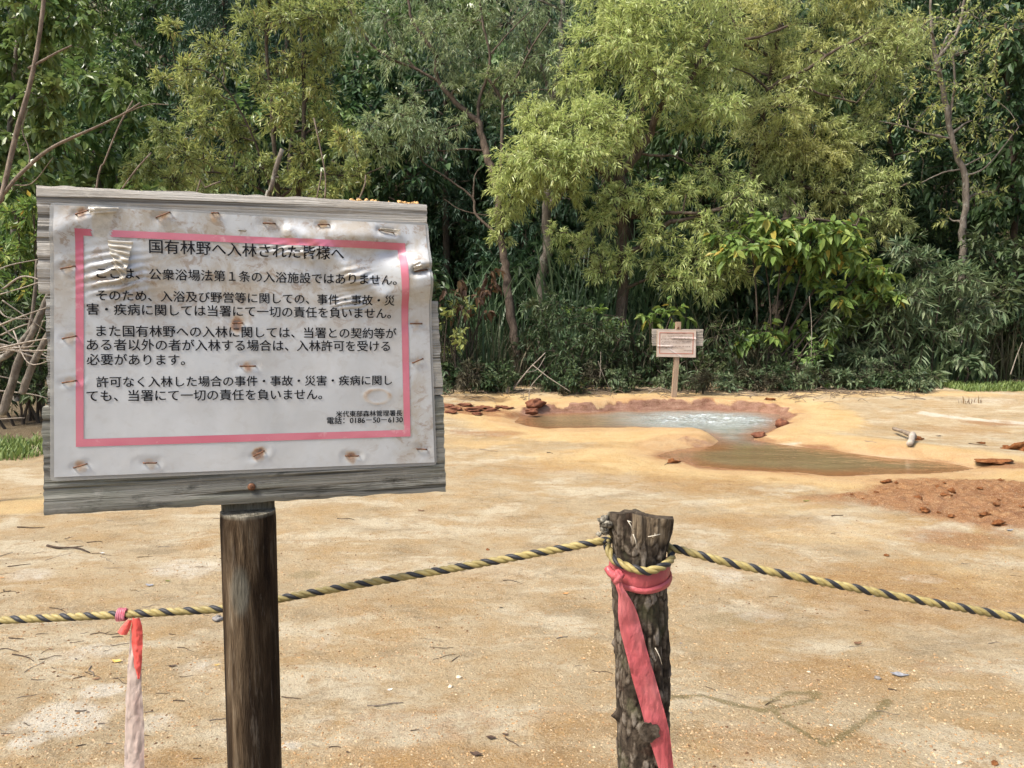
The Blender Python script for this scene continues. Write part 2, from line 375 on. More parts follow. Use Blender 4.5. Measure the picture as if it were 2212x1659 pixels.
c = g.mix(msk('rust', .22, .65, .92), c, g.ramp(n_sm, [(.32, (.17, .055, .02)), (.5, (.29, .125, .05)), (.68, (.41, .225, .11))]))
c = g.mix(msk('wall', .2, .55, .95), c, g.ramp(g.noise((9, 9, 24), 4, .6), [(.35, (.15, .055, .034)), (.5, (.26, .125, .095)), (.68, (.36, .21, .165))]))
c = g.mix(msk('white', .28, .8, .88), c, g.ramp(n_sm, [(.35, (.58, .52, .45)), (.65, (.70, .66, .60))]))
c = g.mix(msk('moss', .25, .7, .75, n_gr), c, (.17, .14, .06))
c = g.mix(msk('litter', .25, .7, .92), c, g.ramp(n_gr, [(.35, (.035, .024, .014)), (.6, (.10, .075, .045)), (.75, (.22, .17, .11))]))
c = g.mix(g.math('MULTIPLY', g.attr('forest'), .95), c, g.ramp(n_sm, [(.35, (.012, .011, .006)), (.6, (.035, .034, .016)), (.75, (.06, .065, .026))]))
c = g.mix(g.ramp(n_gr, [(.36, .7), (.47, 0.0)]), c, g.mix(.55, c, (.12, .07, .03), 'MIX'))
c = g.mix(g.ramp(n_fine, [(.34, .6), (.44, 0.0)]), c, (.15, .09, .045))
c = g.mix(g.ramp(n_fine, [(.54, 0.0), (.66, .75)]), c, (.62, .51, .36))
g.col(g.mix(1.0, c, (.84, .825, .745), 'MULTIPLY'))
hh = g.math('ADD', n_gr, g.math('MULTIPLY', n_fine, .35))
g.nor(g.bump(hh, 1.0, .016, g.bump(n_sm, .35, .03)))
wetf = g.math('MAXIMUM', msk('wall', .2, .6), g.math('MULTIPLY', msk('wet', .3, .8), .7))
g.set(Roughness=g.math('SUBTRACT', .88, g.math('MULTIPLY', wetf, .45)))
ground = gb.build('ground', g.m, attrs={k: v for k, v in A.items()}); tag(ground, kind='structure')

# ------------------------------------------------------------------ water
bub = G(1535, 906, WATER_Z)
wx = np.arange(_pl[:, 0].min() - .1, _pl[:, 0].max() + .1, .022); wy = np.arange(_pl[:, 1].min() - .1, _pl[:, 1].max() + .1, .022)
WX, WY = np.meshgrid(wx, wy, indexing='ij'); wsd, _, _ = pool_field(WX, WY)
ba = np.hypot((WX - bub[0]) / 1.0, (WY - bub[1]) / .68)
boil = 1 - sstep(.15, 1.0, ba + .5 * fbm(WX * 2.5, WY * 2.5, 3, 81))
ring = 1 - sstep(.6, 2.3, ba)
WZ = WATER_Z + boil * (.05 * np.abs(fbm(WX * 7, WY * 7, 4, 82)) + .022 * fbm(WX * 17, WY * 17, 3, 83) + .012) + ring * .014 * fbm(WX * 6, WY * 9, 3, 84)
upper = 1 - sstep(6.55, 7.0, WY - .0 * WX + .15 * fbm(WX * 2, WY * 2, 3, 86)); upper = 1 - upper
Q = grid_faces(len(wx), len(wy))[:, ::-1]; keep = wsd.ravel() < .10
wb = MB(); wb.add(np.stack([WX, WY, WZ], -1).reshape(-1, 3), Q[keep[Q].any(1)])
w = Mat('spring_water', .07, .5)
wn1 = w.noise((5, 9, 5), 4, .6, .4)
cl = w.ramp(w.noise((1.1, 4, 1), 4, .6, .5), [(.35, (.145, .098, .047)), (.65, (.18, .135, .07))])
cu_ = w.ramp(w.noise((2.5, 5, 1), 4, .6, .3), [(.35, (.16, .17, .145)), (.65, (.26, .28, .25))])
c = w.mix(w.attr('upper'), cl, cu_)
c = w.mix(w.math('MULTIPLY', w.attr('shore'), .75), c, (.20, .085, .035))
fo = w.math('MULTIPLY', w.math('MULTIPLY', w.attr('foam'), w.ramp(w.noise((5, 8, 5), 3, .6, .8), [(.38, .15), (.58, 1.0)])), w.ramp(w.noise((18, 26, 18), 5, .8, .6), [(.44, 0.0), (.66, 1.0)]))
c = w.mix(fo, c, (.55, .60, .62)); w.col(c)
w.set(Roughness=w.math('ADD', .06, w.math('MULTIPLY', fo, .4)))
w.nor(w.bump(wn1, .3, .02, w.bump(w.noise((28, 34, 28), 4, .6), w.math('MULTIPLY', w.attr('ring'), .7), .03)))
water = wb.build('water', w.m, attrs={'foam': boil, 'ring': np.clip(ring, 0.06, 1), 'upper': upper * sstep(.75, 1.6, WX + .3 * fbm(WX * 2, WY * 3, 2, 88)), 'shore': sstep(-.30, 0, wsd + .2 * fbm(WX * 4, WY * 4, 3, 87))})
tag(water, kind='structure')
# ------------------------------------------------------------------ the notice board in front
def proj(V):
    q = np.asarray(V, float) - CAMP
    f = q[..., 1] * _cp - q[..., 2] * _sp; u = q[..., 1] * _sp + q[..., 2] * _cp
    return CX + FPX * q[..., 0] / f, CY - FPX * u / f
class Board:
    """a vertical plane; at() gives (along, height) on it for a point of the photo"""
    def __init__(s, O, psi):
        s.O = np.array(O, float); s.psi = psi
        s.ux = np.array([math.cos(psi), math.sin(psi), 0]); s.n = np.array([math.sin(psi), -math.cos(psi), 0])
        s.root = np.array([s.O[0], s.O[1], hz(s.O[0], s.O[1])])
    def at(s, px, py, back=0.0):
        d = ray(px, py); o = s.O - s.n * back
        p = CAMP + d * ((o - CAMP) @ s.n / (d @ s.n)); return np.array([(p - s.O) @ s.ux, p[2] - s.root[2]])
    def world(s, u, y, z):
        return s.root + np.multiply.outer(u, s.ux) - np.multiply.outer(y, s.n) + np.multiply.outer(z, [0, 0, 1.0])
def loc3(u, z, y): return np.stack([u, y, z], -1)

NB = Board(P(537, 750, .90), R(16.5))
PSC = [NB.at(*p) for p in ((118, 443), (918, 487), (938, 998), (118, 1030))]        # paper corners TL TR BR BL
def bil(c, s, t):
    s = np.asarray(s)[..., None]; t = np.asarray(t)[..., None]
    return (c[0] * (1 - s) + c[1] * s) * (1 - t) + (c[3] * (1 - s) + c[2] * s) * t
def inv_bil(c, uz):
    st = np.full(uz.shape, .5)
    for _ in range(12):
        f = bil(c, st[..., 0], st[..., 1]) - uz; e = 1e-4
        a = (bil(c, st[..., 0] + e, st[..., 1]) - bil(c, st[..., 0] - e, st[..., 1])) / (2 * e)
        b = (bil(c, st[..., 0], st[..., 1] + e) - bil(c, st[..., 0], st[..., 1] - e)) / (2 * e)
        det = a[..., 0] * b[..., 1] - a[..., 1] * b[..., 0]
        st = st - np.stack([(f[..., 0] * b[..., 1] - f[..., 1] * b[..., 0]) / det, (a[..., 0] * f[..., 1] - a[..., 1] * f[..., 0]) / det], -1)
    return st
def st_px(px, py): return inv_bil(PSC, np.array([NB.at(px, py)]))[0]

def plank_mat(name, ca, cb, stain, seed, black=.55):
    w = Mat(name, .85, .2)
    gr = w.noise((6, 20, 300), 5, .75, .2, loc=(seed, seed, seed)); lg = w.noise((4, 9, 26), 5, .65, .4, loc=(seed * 2, 1, 0))
    rl = w.noise((1.6, 5, 95), 4, .55, .9, loc=(3, seed, 0)); bl = w.noise((16, 16, 44), 6, .72, .3, loc=(0, seed, 5)); ck = w.noise((30, 9, 30), 5, .7, .4, loc=(seed, 2, 1))
    c = w.ramp(gr, [(.33, ca), (.62, cb)])
    c = w.mix(w.ramp(lg, [(.45, 0.0), (.70, .7)]), c, stain)
    c = w.mix(w.ramp(ck, [(.56, 0.0), (.70, .45)]), c, tuple(min(1, 1.35 * q) for q in cb))
    c = w.mix(w.ramp(rl, [(.36, .9), (.45, 0.0)]), c, tuple(.25 * q for q in ca))
    c = w.mix(w.ramp(bl, [(.54, 0.0), (.68, black)]), c, tuple(.28 * q for q in ca))
    w.col(c).nor(w.bump(w.math('ADD', w.ramp(rl, [(.36, 0.0), (.48, 1.0)]), gr), .9, .003)); return w.m
def plank(parent, corners, mat, seed, thick=.019, jag=.0008, y0=0.0, name='plank', nu=90, nv=44):
    s = np.linspace(0, 1, nu); t = np.linspace(0, 1, nv); S, T = np.meshgrid(s, t, indexing='ij')
    UZ = bil(corners, S, T)
    j = jag * (2 * vnoise(t * nv * .8, t * 0 + seed, seed) - 1) + jag * .9 * np.round(2 * vnoise(t * 9, t * 0 + seed + 3, seed)) 
    j2 = jag * (2 * vnoise(t * nv * .8, t * 0 + seed + 7, seed) - 1) + jag * .9 * np.round(2 * vnoise(t * 8, t * 0 + seed + 5, seed))
    UZ[..., 0] += j[None] * np.clip(1 - S / .02, 0, 1) - j2[None] * np.clip(1 - (1 - S) / .02, 0, 1)
    UZ[..., 1] += (.0012 * (2 * vnoise(s * 30, s * 0 + seed, seed + 1) - 1))[:, None] * (np.abs(T - .5) * 2) ** 8
    yf = y0 + .0012 * (2 * vnoise(T * 26, S * 2.0, seed + 2) - 1) * sstep(0, .1, T) + .0015 * (2 * vnoise(T * 3, S * 1.5, seed + 4) - 1) + .0016 * (np.abs(T - .5) * 2) ** 14
    F = loc3(UZ[..., 0], UZ[..., 1], yf); Bk = loc3(UZ[..., 0], UZ[..., 1], yf * 0 + y0 + thick)
    mb = MB(); gf = grid_faces(nu, nv)
    mb.add(F.reshape(-1, 3), gf[:, ::-1]); mb.add(Bk.reshape(-1, 3), gf)
    for a, b in ((F[0], Bk[0]), (Bk[-1], F[-1]), (Bk[:, 0], F[:, 0]), (F[:, -1], Bk[:, -1])):
        mb.add(np.stack([a, b], 1).reshape(-1, 3), grid_faces(len(a), 2))
    o = mb.build(name, mat, parent, local=True); 
    return o
sign = thing('notice_board', 'large grey plank notice board close by, with a red-framed laminated notice stapled on', 'notice board', NB.root, rot=(0, 0, NB.psi))
pk = lambda *q: [NB.at(*p) for p in q]
plank(sign, pk((77, 399), (924, 440), (933, 649), (79, 633)), plank_mat('silver_plank', (.30, .285, .255), (.47, .45, .405), (.37, .32, .255), 1, .3), 1)
plank(sign, pk((98, 638), (946, 650), (959, 853), (102, 876)), plank_mat('grey_plank', (.235, .23, .205), (.40, .385, .345), (.30, .275, .225), 4, .4), 2)
plank(sign, pk((87, 880), (959, 855), (965, 1061), (95, 1114)), plank_mat('mossy_plank', (.135, .135, .115), (.27, .26, .225), (.14, .15, .105), 8, .85), 3)

# the notice
STAPLES = []
def _z(k, x, y): ox, oy = ((54.9, 384), (493.7, 384), (54.9, 740.6), (493.7, 740.6))[k]; return ox + x * .2315, oy + y * .2315
for k, a in ((0, (480, 345, 600, 310)), (0, (1225, 375, 1350, 325)), (0, (335, 850, 465, 825)), (0, (350, 1500, 480, 1475)), (1, (325, 425, 435, 430)), (1, (835, 440, 935, 440)),
             (1, (1400, 490, 1530, 515)), (1, (1720, 880, 1835, 860)), (1, (1695, 1360, 1800, 1360)), (1, (40, 1355, 130, 1355)), (2, (350, 370, 480, 350)), (2, (455, 1160, 575, 1125)),
             (2, (1105, 1115, 1225, 1115)), (3, (110, 215, 250, 215)), (3, (1715, 185, 1810, 145)), (3, (235, 1050, 330, 1005)), (3, (1090, 1050, 1210, 1050)), (3, (1755, 985, 1845, 990)), (0, (1740, 330, 1800, 330))):
    STAPLES.append((_z(k, a[0], a[1]), _z(k, a[2], a[3])))
ST_ST = [(st_px(*a), st_px(*b)) for a, b in STAPLES]
def seg_d(s, t, a, b):
    ab = b - a; q = np.clip(((s - a[0]) * ab[0] + (t - a[1]) * ab[1]) / (ab @ ab + 1e-9), 0, 1)
    return np.hypot(s - a[0] - q * ab[0], t - a[1] - q * ab[1])
def gsn(s, t, c, a, b): return np.exp(-(((s - c[0]) / a) ** 2 + ((t - c[1]) / b) ** 2))
FL1 = st_px(*_z(0, 850, 900)); FL2 = st_px(*_z(1, 640, 690)); FL3 = st_px(*_z(1, 1180, 930)); FL4 = st_px(*_z(1, 1130, 1170)); OV = st_px(*_z(3, 1390, 500))
def paper_d(s, t):
    """how far the laminated sheet stands off the planks"""
    s = np.asarray(s, float); t = np.asarray(t, float); asp = 1.42
    d = .0020 + .0022 * (fbm(s * 3.4, t * 2.6, 3, 91) + .2) + .0006 * fbm(s * 12, t * 9, 3, 92)
    d = d + .012 * gsn(s, t, (.985, .20), .13, .12) + .010 * gsn(s, t, (.80, .06), .11, .05) - .009 * gsn(s, t, (.90, .115), .05, .035)
    d = d + .010 * sstep(.80, 1.0, s) * (1 - sstep(.255, .345, t + .25 * (s - .95))) * sstep(.05, .2, t)
    r1 = seg_d(s * asp, t, np.array([.62 * asp, .03]), np.array([.86 * asp, .30])); d = d + .0065 * np.exp(-(r1 / .035) ** 2) * sstep(.0, .08, t)
    r2 = seg_d(s * asp, t, np.array([.60 * asp, .05]), np.array([.66 * asp, .16])); d = d + .004 * np.exp(-(r2 / .018) ** 2)
    r3 = seg_d(s * asp, t, np.array([.0 * asp, .10]), np.array([.12 * asp, .0])); d = d + .004 * np.exp(-(r3 / .04) ** 2)
    for c, a, b, n, am in ((FL1, .052, .058, 62, .0026), (FL2, .075, .022, 95, .0013), (FL3, .035, .035, 70, .0018), (FL4, .035, .022, 100, .0022)):
        e = gsn(s, t, c, a, b) ** .7
        d = d + e * (am * np.sin(n * asp * (t + .35 * (s - c[0]) + .03 * fbm(s * 20, t * 14, 2, 95)) * 2.2) + .003) + e * .0016 * fbm(s * 40, t * 30, 3, 96)
    for a, b in ST_ST:
        q = seg_d(s * asp, t, a * np.array([asp, 1]), b * np.array([asp, 1])); d = d - .45 * (d - .0006) * np.exp(-(q / .016) ** 2) + .0010 * np.exp(-((q - .03) / .012) ** 2) * fbm(s * 20, t * 20, 2, 97)
    e = np.abs(np.hypot((s - OV[0]) / .036, (t - OV[1]) / .030) - 1); d = d + .0005 * np.exp(-(e / .25) ** 2) * (.3 + vnoise(s * 60, t * 40, 94))
    return np.maximum(d, .0005)
NU, NV = 300, 210
S_, T_ = np.meshgrid(np.linspace(0, 1, NU), np.linspace(0, 1, NV), indexing='ij')
UZ = bil(PSC, S_, T_); D_ = paper_d(S_, T_)
rustm = np.zeros(S_.shape)
for i, (a, b) in enumerate(ST_ST):
    k = (1.0, .7, .7, .55, .25, .5, .35, .3, .7, 1.6, .5, .7, .45, .75, .5, 1.2, .9, .35, .6)[i % 19]
    m = (a + b) / 2
    q = np.hypot((S_ - m[0]) * 1.42, (T_ - m[1]) * (1.0 - .35 * (T_ > m[1]))) + .02 * fbm(S_ * 30, T_ * 22, 3, 98)
    rustm = np.maximum(rustm, (1 - sstep(.004, .030 * (.5 + .6 * k), q + .018 * fbm(S_ * 55, T_ * 38, 3, 93))) * min(k, 1.3))
e = np.abs(np.hypot((S_ - OV[0]) / .036, (T_ - OV[1]) / .030) - 1) + .25 * fbm(S_ * 24, T_ * 18, 3, 99); rustm = np.maximum(rustm, (.2 + .6 * vnoise(S_ * 50, T_ * 34, 89)) * (1 - sstep(.0, .34, e)))
bare_p = [st_px(*_z(0, x, y)) for x, y in ((610, 290), (850, 285), (770, 545), (650, 545))]
bare = np.ones(S_.shape, bool)
for i in range(4):
    a, b = bare_p[i], bare_p[(i + 1) % 4]
    bare &= ((b[0] - a[0]) * (T_ - a[1]) - (b[1] - a[1]) * (S_ - a[0]) + .0006 * fbm(S_ * 60, T_ * 40, 2, 90)) > 0
dirt = .12 + sstep(.68, .12, T_) * .85 + .9 * gsn(S_, T_, st_px(*_z(0, 1600, 850)), .2, .09) + .8 * gsn(S_, T_, st_px(*_z(1, 700, 850)), .16, .08) + .6 * gsn(S_, T_, (.95, .9), .12, .12) + .7 * gsn(S_, T_, (.95, .72), .05, .15)
pm = Mat('laminated_paper', .42, .45)
n1 = pm.noise((28, 28, 22), 6, .7, .5); n2 = pm.noise((9, 9, 7), 4, .6, .3); n3 = pm.noise(95, 4, .7)
c = pm.mix(pm.ramp(n2, [(.35, 0.0), (.7, 1.0)]), (.39, .405, .412), (.505, .522, .528))
st = pm.math('MULTIPLY', pm.attr('dirt'), pm.ramp(n1, [(.42, .08), (.60, 1.0)]))
c = pm.mix(pm.math('MULTIPLY', st, .85), c, (.31, .265, .20))
sp = pm.math('MULTIPLY', pm.attr('dirt'), pm.ramp(pm.noise((60, 60, 75), 5, .7, .6), [(.53, 0.0), (.62, 1.0)]))
c = pm.mix(pm.math('MULTIPLY', sp, .6), c, (.20, .125, .065))
c = pm.mix(pm.math('MULTIPLY', pm.attr('bare'), .85), c, pm.ramp(n3, [(.35, (.30, .27, .22)), (.7, (.52, .49, .42))]))
ru = pm.math('MULTIPLY', pm.attr('rust'), pm.ramp(n3, [(.25, .35), (.6, 1.0)]))
c = pm.mix(pm.ramp(ru, [(.1, 0.0), (.75, .85)]), c, pm.ramp(ru, [(.3, (.46, .30, .13)), (.75, (.26, .11, .035)), (.98, (.09, .045, .025))]))
pm.col(c).set(Coat_Weight=.6, Coat_Roughness=.16)
mb = MB(); mb.add(loc3(UZ[..., 0], UZ[..., 1], -D_).reshape(-1, 3), grid_faces(NU, NV)[:, ::-1])
poster = mb.build('notice', pm.m, sign, local=True, attrs={'rust': rustm, 'bare': bare * 1.0, 'dirt': np.clip(dirt, 0, 1)})
lm = Mat('laminate_edge', .18, .5); lm.col((.42, .42, .40)).set(Alpha=.55)
LC = pk((109, 438), (924, 482), (943, 1004), (109, 1039)); ul, tl = np.meshgrid(np.linspace(0, 1, 120), np.linspace(0, 1, 90), indexing='ij')
lu = bil(LC, ul, tl); ps = inv_bil(PSC, lu)
rc = np.clip((np.abs(ul - .5) - .485) / .015, 0, 1) ** 2 * np.clip((np.abs(tl - .5) - .48) / .02, 0, 1) ** 2
lu = lu * (1 - .006 * rc[..., None]) + (.006 * rc[..., None]) * lu.mean((0, 1))
mb = MB(); mb.add(loc3(lu[..., 0], lu[..., 1], -np.maximum(paper_d(np.clip(ps[..., 0], 0, 1), np.clip(ps[..., 1], 0, 1)) - .0007, .0003)).reshape(-1, 3), grid_faces(120, 90)[:, ::-1])
mb.build('laminate_margin', lm.m, sign, local=True)
# red frame
def ring_st(outer, inner, n=260):
    """frame between two 4-corner outlines, as a grid in paper coordinates"""
    o = np.vstack([np.linspace(outer[i], outer[(i + 1) % len(outer)], n, endpoint=False) for i in range(len(outer))])
    q = np.vstack([np.linspace(inner[i], inner[(i + 1) % len(inner)], n, endpoint=False) for i in range(len(inner))])
    k = np.linspace(0, 1, 5)[None, :, None]
    return o[:, None] * (1 - k) + q[:, None] * k
fr = ring_st([st_px(*p) for p in ((164, 494), (873.4, 526.4), (880, 640), (886, 942), (165.3, 964.5))], [st_px(*p) for p in ((182, 509.5), (858.3, 540.5), (865, 640), (872, 928), (182, 947.3))])
fv = bil(PSC, fr[..., 0], fr[..., 1]); fd = paper_d(fr[..., 0], fr[..., 1])
fm = Mat('faded_red_print', .42, .45); fn = fm.noise((6, 6, 9), 3, .6); fz = fm.noise((60, 60, 60), 4, .7)
c = fm.ramp(fn, [(.35, (.46, .105, .16)), (.52, (.50, .15, .20)), (.68, (.38, .055, .11))]); c = fm.mix(fm.ramp(fz, [(.60, 0.0), (.75, .5)]), c, (.62, .42, .42))
fm.col(c).set(Coat_Weight=.85, Coat_Roughness=.13)
mb = MB(); n_ = fr.shape[0]; V = loc3(fv[..., 0], fv[..., 1], -(fd + .0005))
ok = ~((fr[..., 0] > bare_p[3][0] - .004 + .006 * fbm(fr[..., 1] * 90, fr[..., 1] * 0, 2, 5)) & (fr[..., 0] < bare_p[2][0] + .004 + .2 * (bare_p[2][1] - fr[..., 1])) & (fr[..., 1] < .2))
Q = grid_faces(n_, 5); Q = np.vstack([Q, np.stack([(n_ - 1) * 5 + np.arange(4), (n_ - 1) * 5 + np.arange(1, 5), np.arange(1, 5), np.arange(4)], -1)])
Q = Q[ok.ravel()[Q].all(1)]
mb.add(V.reshape(-1, 3), Q[:, ::-1]); mb.build('red_frame', fm.m, poster, local=True)
# lettering
LINES = [('国有林野へ入林された皆様へ', 323.4, 547, 741.4, 563), ('ここは、公衆浴場法第１条の入浴施設ではありません。', 211, 602, 852.5, 617),
         ('そのため、入浴及び野営等に関しての、事件・事故・災', 209.5, 649.5, 850, 660.5), ('害・疾病に関しては当署にて一切の責任を負いません。', 188.5, 680, 843, 688.5),
         ('また国有林野への入林に関しては、当署との契約等が', 209.5, 727, 854.8, 731.5), ('ある者以外の者が入林する場合は、入林許可を受ける', 188.5, 757, 841, 759), ('必要があります。', 188.5, 788.5, 399.8, 789),
         ('許可なく入林した場合の事件・事故・災害・疾病に関し', 209.5, 836.5, 845.6, 831.5), ('ても、当署にて一切の責任を負いません。', 188.5, 867, 695, 862.5),
         ('米代東部森林管理署長', 725, 900.5, 867.6, 898), ('電話：0186－50－6130', 705.5, 915.5, 868.7, 912.8)]
def text_st(lines):
    out = []
    for body, x0, y0, x1, y1 in lines:
        cu = bpy.data.curves.new('lettering', 'FONT'); cu.body = body; cu.resolution_u = 3; cu.offset = 0.0
        o = bpy.data.objects.new('lettering', cu); COL.objects.link(o)
        dg = bpy.context.evaluated_depsgraph_get(); me = bpy.data.meshes.new_from_object(o.evaluated_get(dg))
        v = np.zeros(len(me.vertices) * 3, np.float32); me.vertices.foreach_get('co', v); v = v.reshape(-1, 3).astype(float)
        me.calc_loop_triangles(); t = np.zeros(len(me.loop_triangles) * 3, np.int32); me.loop_triangles.foreach_get('vertices', t)
        bpy.data.objects.remove(o); bpy.data.meshes.remove(me); bpy.data.curves.remove(cu)
        a, b = NB.at(x0, y0), NB.at(x1, y1); d = b - a; k = np.linalg.norm(d) / np.ptp(v[:, 0]); e = d / np.linalg.norm(d); f = np.array([-e[1], e[0]])
        p = a + ((v[:, :1] - v[:, 0].min()) * k) * e + ((v[:, 1:2] - v[:, 1].min()) * k) * f
        out.append((inv_bil(PSC, p), t.reshape(-1, 3)))
    return out
TXT = text_st(LINES)
tm = Mat('black_print', .6, .15); tm.col((.006, .006, .009))
for stv, tr in TXT:
    mb = MB(); uz = bil(PSC, stv[:, 0], stv[:, 1]); mb.add(loc3(uz[:, 0], uz[:, 1], -(paper_d(stv[:, 0], stv[:, 1]) + .0005)), None, tr); mb.add(loc3(uz[:, 0] + .00035, uz[:, 1] + .0002, -(paper_d(stv[:, 0], stv[:, 1]) + .0007)), None, tr)
    mb.build('text_line', tm.m, poster, local=True, smooth=False)
# torn, crinkled strip of film hanging over the upper left corner, and small lifted tears
cm = Mat('crinkled_film', .22, .5); n1 = cm.noise(70, 4, .6)
cm.col(cm.ramp(n1, [(.3, (.36, .32, .25)), (.7, (.60, .57, .50))])).set(Coat_Weight=1.0, Coat_Roughness=.08)
def flap(pts, ridges, amp, lift, seed, name='torn_film'):
    c = [NB.at(*p) for p in pts]; S, T = np.meshgrid(np.linspace(0, 1, 26), np.linspace(0, 1, 70), indexing='ij')
    uz = bil(c, S, T); uz[..., 0] += .0012 * fbm(T * 9, S * 2, 2, seed) * 2 * (np.abs(S - .5) * 2)
    sti = np.clip(inv_bil(PSC, uz), 0, 1)
    d = paper_d(sti[..., 0], sti[..., 1]) + .0012 + lift * np.sin(T * math.pi) * .6 + amp * (1 + np.sin(T * ridges * 2 * math.pi + 2.2 * fbm(S * 2, T * 3, 2, seed) + S * 1.5)) + .0012 * fbm(S * 5, T * 24, 2, seed)
    mb = MB(); mb.add(loc3(uz[..., 0], uz[..., 1], -d).reshape(-1, 3), grid_faces(26, 70)[:, ::-1]); return mb.build(name, cm.m, poster, local=True)
flap([_z(0, 775, 585), _z(0, 1015, 600), _z(0, 930, 1000), _z(0, 845, 850)], 7, .0014, .003, 1)
flap([_z(0, 600, 278), _z(0, 885, 285), _z(0, 850, 330), _z(0, 615, 345)], 1, .001, .004, 2)
flap([_z(1, 1400, 470), _z(1, 1600, 490), _z(1, 1560, 520), _z(1, 1420, 500)], 1, .001, .004, 4)
flap([_z(1, 80, 488), _z(1, 175, 490), _z(1, 160, 508), _z(1, 95, 502)], 1, .0006, .002, 5)
flap([_z(1, 1690, 800), _z(1, 1760, 790), _z(1, 1790, 850), _z(1, 1710, 880)], 2, .001, .002, 6)
sm = Mat('rusty_wire', .6, .4); sm.col(sm.ramp(sm.noise(300, 3), [(.35, (.05, .022, .012)), (.65, (.19, .085, .04))])).set(Metallic=.35)
for a, b in ST_ST:
    mb = MB(); q = bil(PSC, np.array([a[0], b[0]]), np.array([a[1], b[1]])); da = paper_d(np.array([a[0], b[0]]), np.array([a[1], b[1]]))
    p0, p1 = q; d = (p1 - p0)
    pts = [[p0[0], .006, p0[1]], [p0[0], -da[0] - .0012, p0[1]], [p0[0] + d[0] * .08, -da[0] - .0026, p0[1] + d[1] * .08], [p0[0] + d[0] * .5, -max(da) - .0018, p0[1] + d[1] * .5],
           [p1[0] - d[0] * .08, -da[1] - .0026, p1[1] - d[1] * .08], [p1[0], -da[1] - .0012, p1[1]], [p1[0], .006, p1[1]]]
    tube(mb, smooth_path(pts, 24), .00085, 6); mb.build('staple', sm.m, sign, local=True)
mb = MB(); q = NB.at(*_z(3, 215, 1343)); th = np.linspace(0, math.pi / 2, 6); ph = np.linspace(0, 2 * math.pi, 16, endpoint=False)
TH, PH = np.meshgrid(th, ph, indexing='ij'); mb.add(np.stack([q[0] + .0046 * np.sin(TH) * np.cos(PH), -.0012 - .0022 * np.cos(TH), q[1] + .0046 * np.sin(TH) * np.sin(PH)], -1).reshape(-1, 3), grid_faces(6, 16, True))
tube(mb, [[q[0], .0, q[1]], [q[0], -.001, q[1]]], .0046, 16)
mb.build('nail', sm.m, sign, local=True)
# round post with a half lap behind the planks
def post_uz(px, py): return NB.at(px, py, .021)
c0, c1 = post_uz(536.5, 1102), post_uz(551, 1659); slope = (c1[0] - c0[0]) / (c1[1] - c0[1])
RP = .5 * (post_uz(597, 1107)[0] - post_uz(476, 1107)[0])
zt, ztop = c0[1], NB.at(500, 470)[1]
na, nz_ = 72, 200
Z = np.linspace(0, zt, nz_); a = np.linspace(0, 2 * math.pi, na, endpoint=False); ZZ, AA = np.meshgrid(Z, a, indexing='ij')
r = RP * (1 + .05 * fbm(AA * 1.2 + 3, ZZ * 3, 3, 101) + .035 * fbm(np.cos(AA) * 5, np.sin(AA) * 5 + ZZ * 2.0, 3, 102) + .035 * fbm(AA * 7, ZZ * 4, 3, 105) - .02 * sstep(.985, 1, ZZ / zt)); r = r - .003 * np.exp(-(((AA - 5.15) / .12) ** 2 + ((ZZ - post_uz(560, 1272)[1]) / .004) ** 2))
ux_ = c0[0] + slope * (ZZ - zt)
PV = np.stack([ux_ + r * np.cos(AA), .021 + r * np.sin(AA), ZZ], -1)
mb = MB(); mb.add(PV.reshape(-1, 3), grid_faces(nz_, na, True)); mb.add(np.vstack([PV[-1], [[c0[0], .021, zt + .0008]]]), None, [[j, (j + 1) % na, na] for j in range(na)])
hh_ = np.linspace(0, math.pi, 20); tz = np.linspace(zt, ztop, 12)
tv = np.array([[[c0[0] + slope * (z - zt) + (RP - .0015) * math.cos(q), .0205 + (RP - .0015) * math.sin(q), z] for q in hh_] for z in tz])
mb.add(tv.reshape(-1, 3), grid_faces(12, 20)); fl = np.stack([tv[:, 0], tv[:, -1]], 1); mb.add(fl.reshape(-1, 3), grid_faces(12, 2)[:, ::-1]); mb.add(np.vstack([tv[-1], [[c0[0], .03, ztop]]]), None, [[j, (j + 1) % 20, 20] for j in range(20)])
V = mb.verts(); wp = NB.world(V[:, 0], V[:, 1], V[:, 2]); ppx, ppy = proj(wp); front = V[:, 1] < .021
patch = front * (1 - sstep(.55, 1.1, np.hypot((ppx - 519) / 24, (ppy - 1277) / 62) + .15 * fbm(ppx * .05, ppy * .03, 3, 104)))
topm = (V[:, 2] > zt - .0015) * (V[:, 2] < zt + .001) * 1.0
pw = Mat('dark_round_timber', .95, .1); s1 = pw.noise((48, 48, 5), 6, .7, .4); s2 = pw.noise((14, 14, 2.2), 4, .6, .3); s3 = pw.noise((120, 120, 14), 4, .7)
c = pw.ramp(s1, [(.36, (.010, .006, .0035)), (.48, (.042, .027, .015)), (.60, (.105, .075, .046)), (.72, (.21, .17, .12))])
c = pw.mix(pw.ramp(s2, [(.42, .8), (.56, 0.0)]), c, (.016, .010, .006)); c = pw.mix(pw.ramp(s3, [(.58, 0.0), (.70, .5)]), c, (.15, .125, .095))
c = pw.mix(pw.math('MULTIPLY', pw.attr('patch'), .6), c, pw.ramp(s3, [(.3, (.055, .055, .042)), (.7, (.17, .168, .14))]))
c = pw.mix(pw.attr('top'), c, pw.ramp(s3, [(.35, (.085, .075, .055)), (.7, (.26, .24, .19))]))
pw.col(c).nor(pw.bump(pw.math('ADD', s1, s3), 1.0, .006))
mb.build('post', pw.m, sign, local=True, attrs={'patch': patch, 'top': topm})
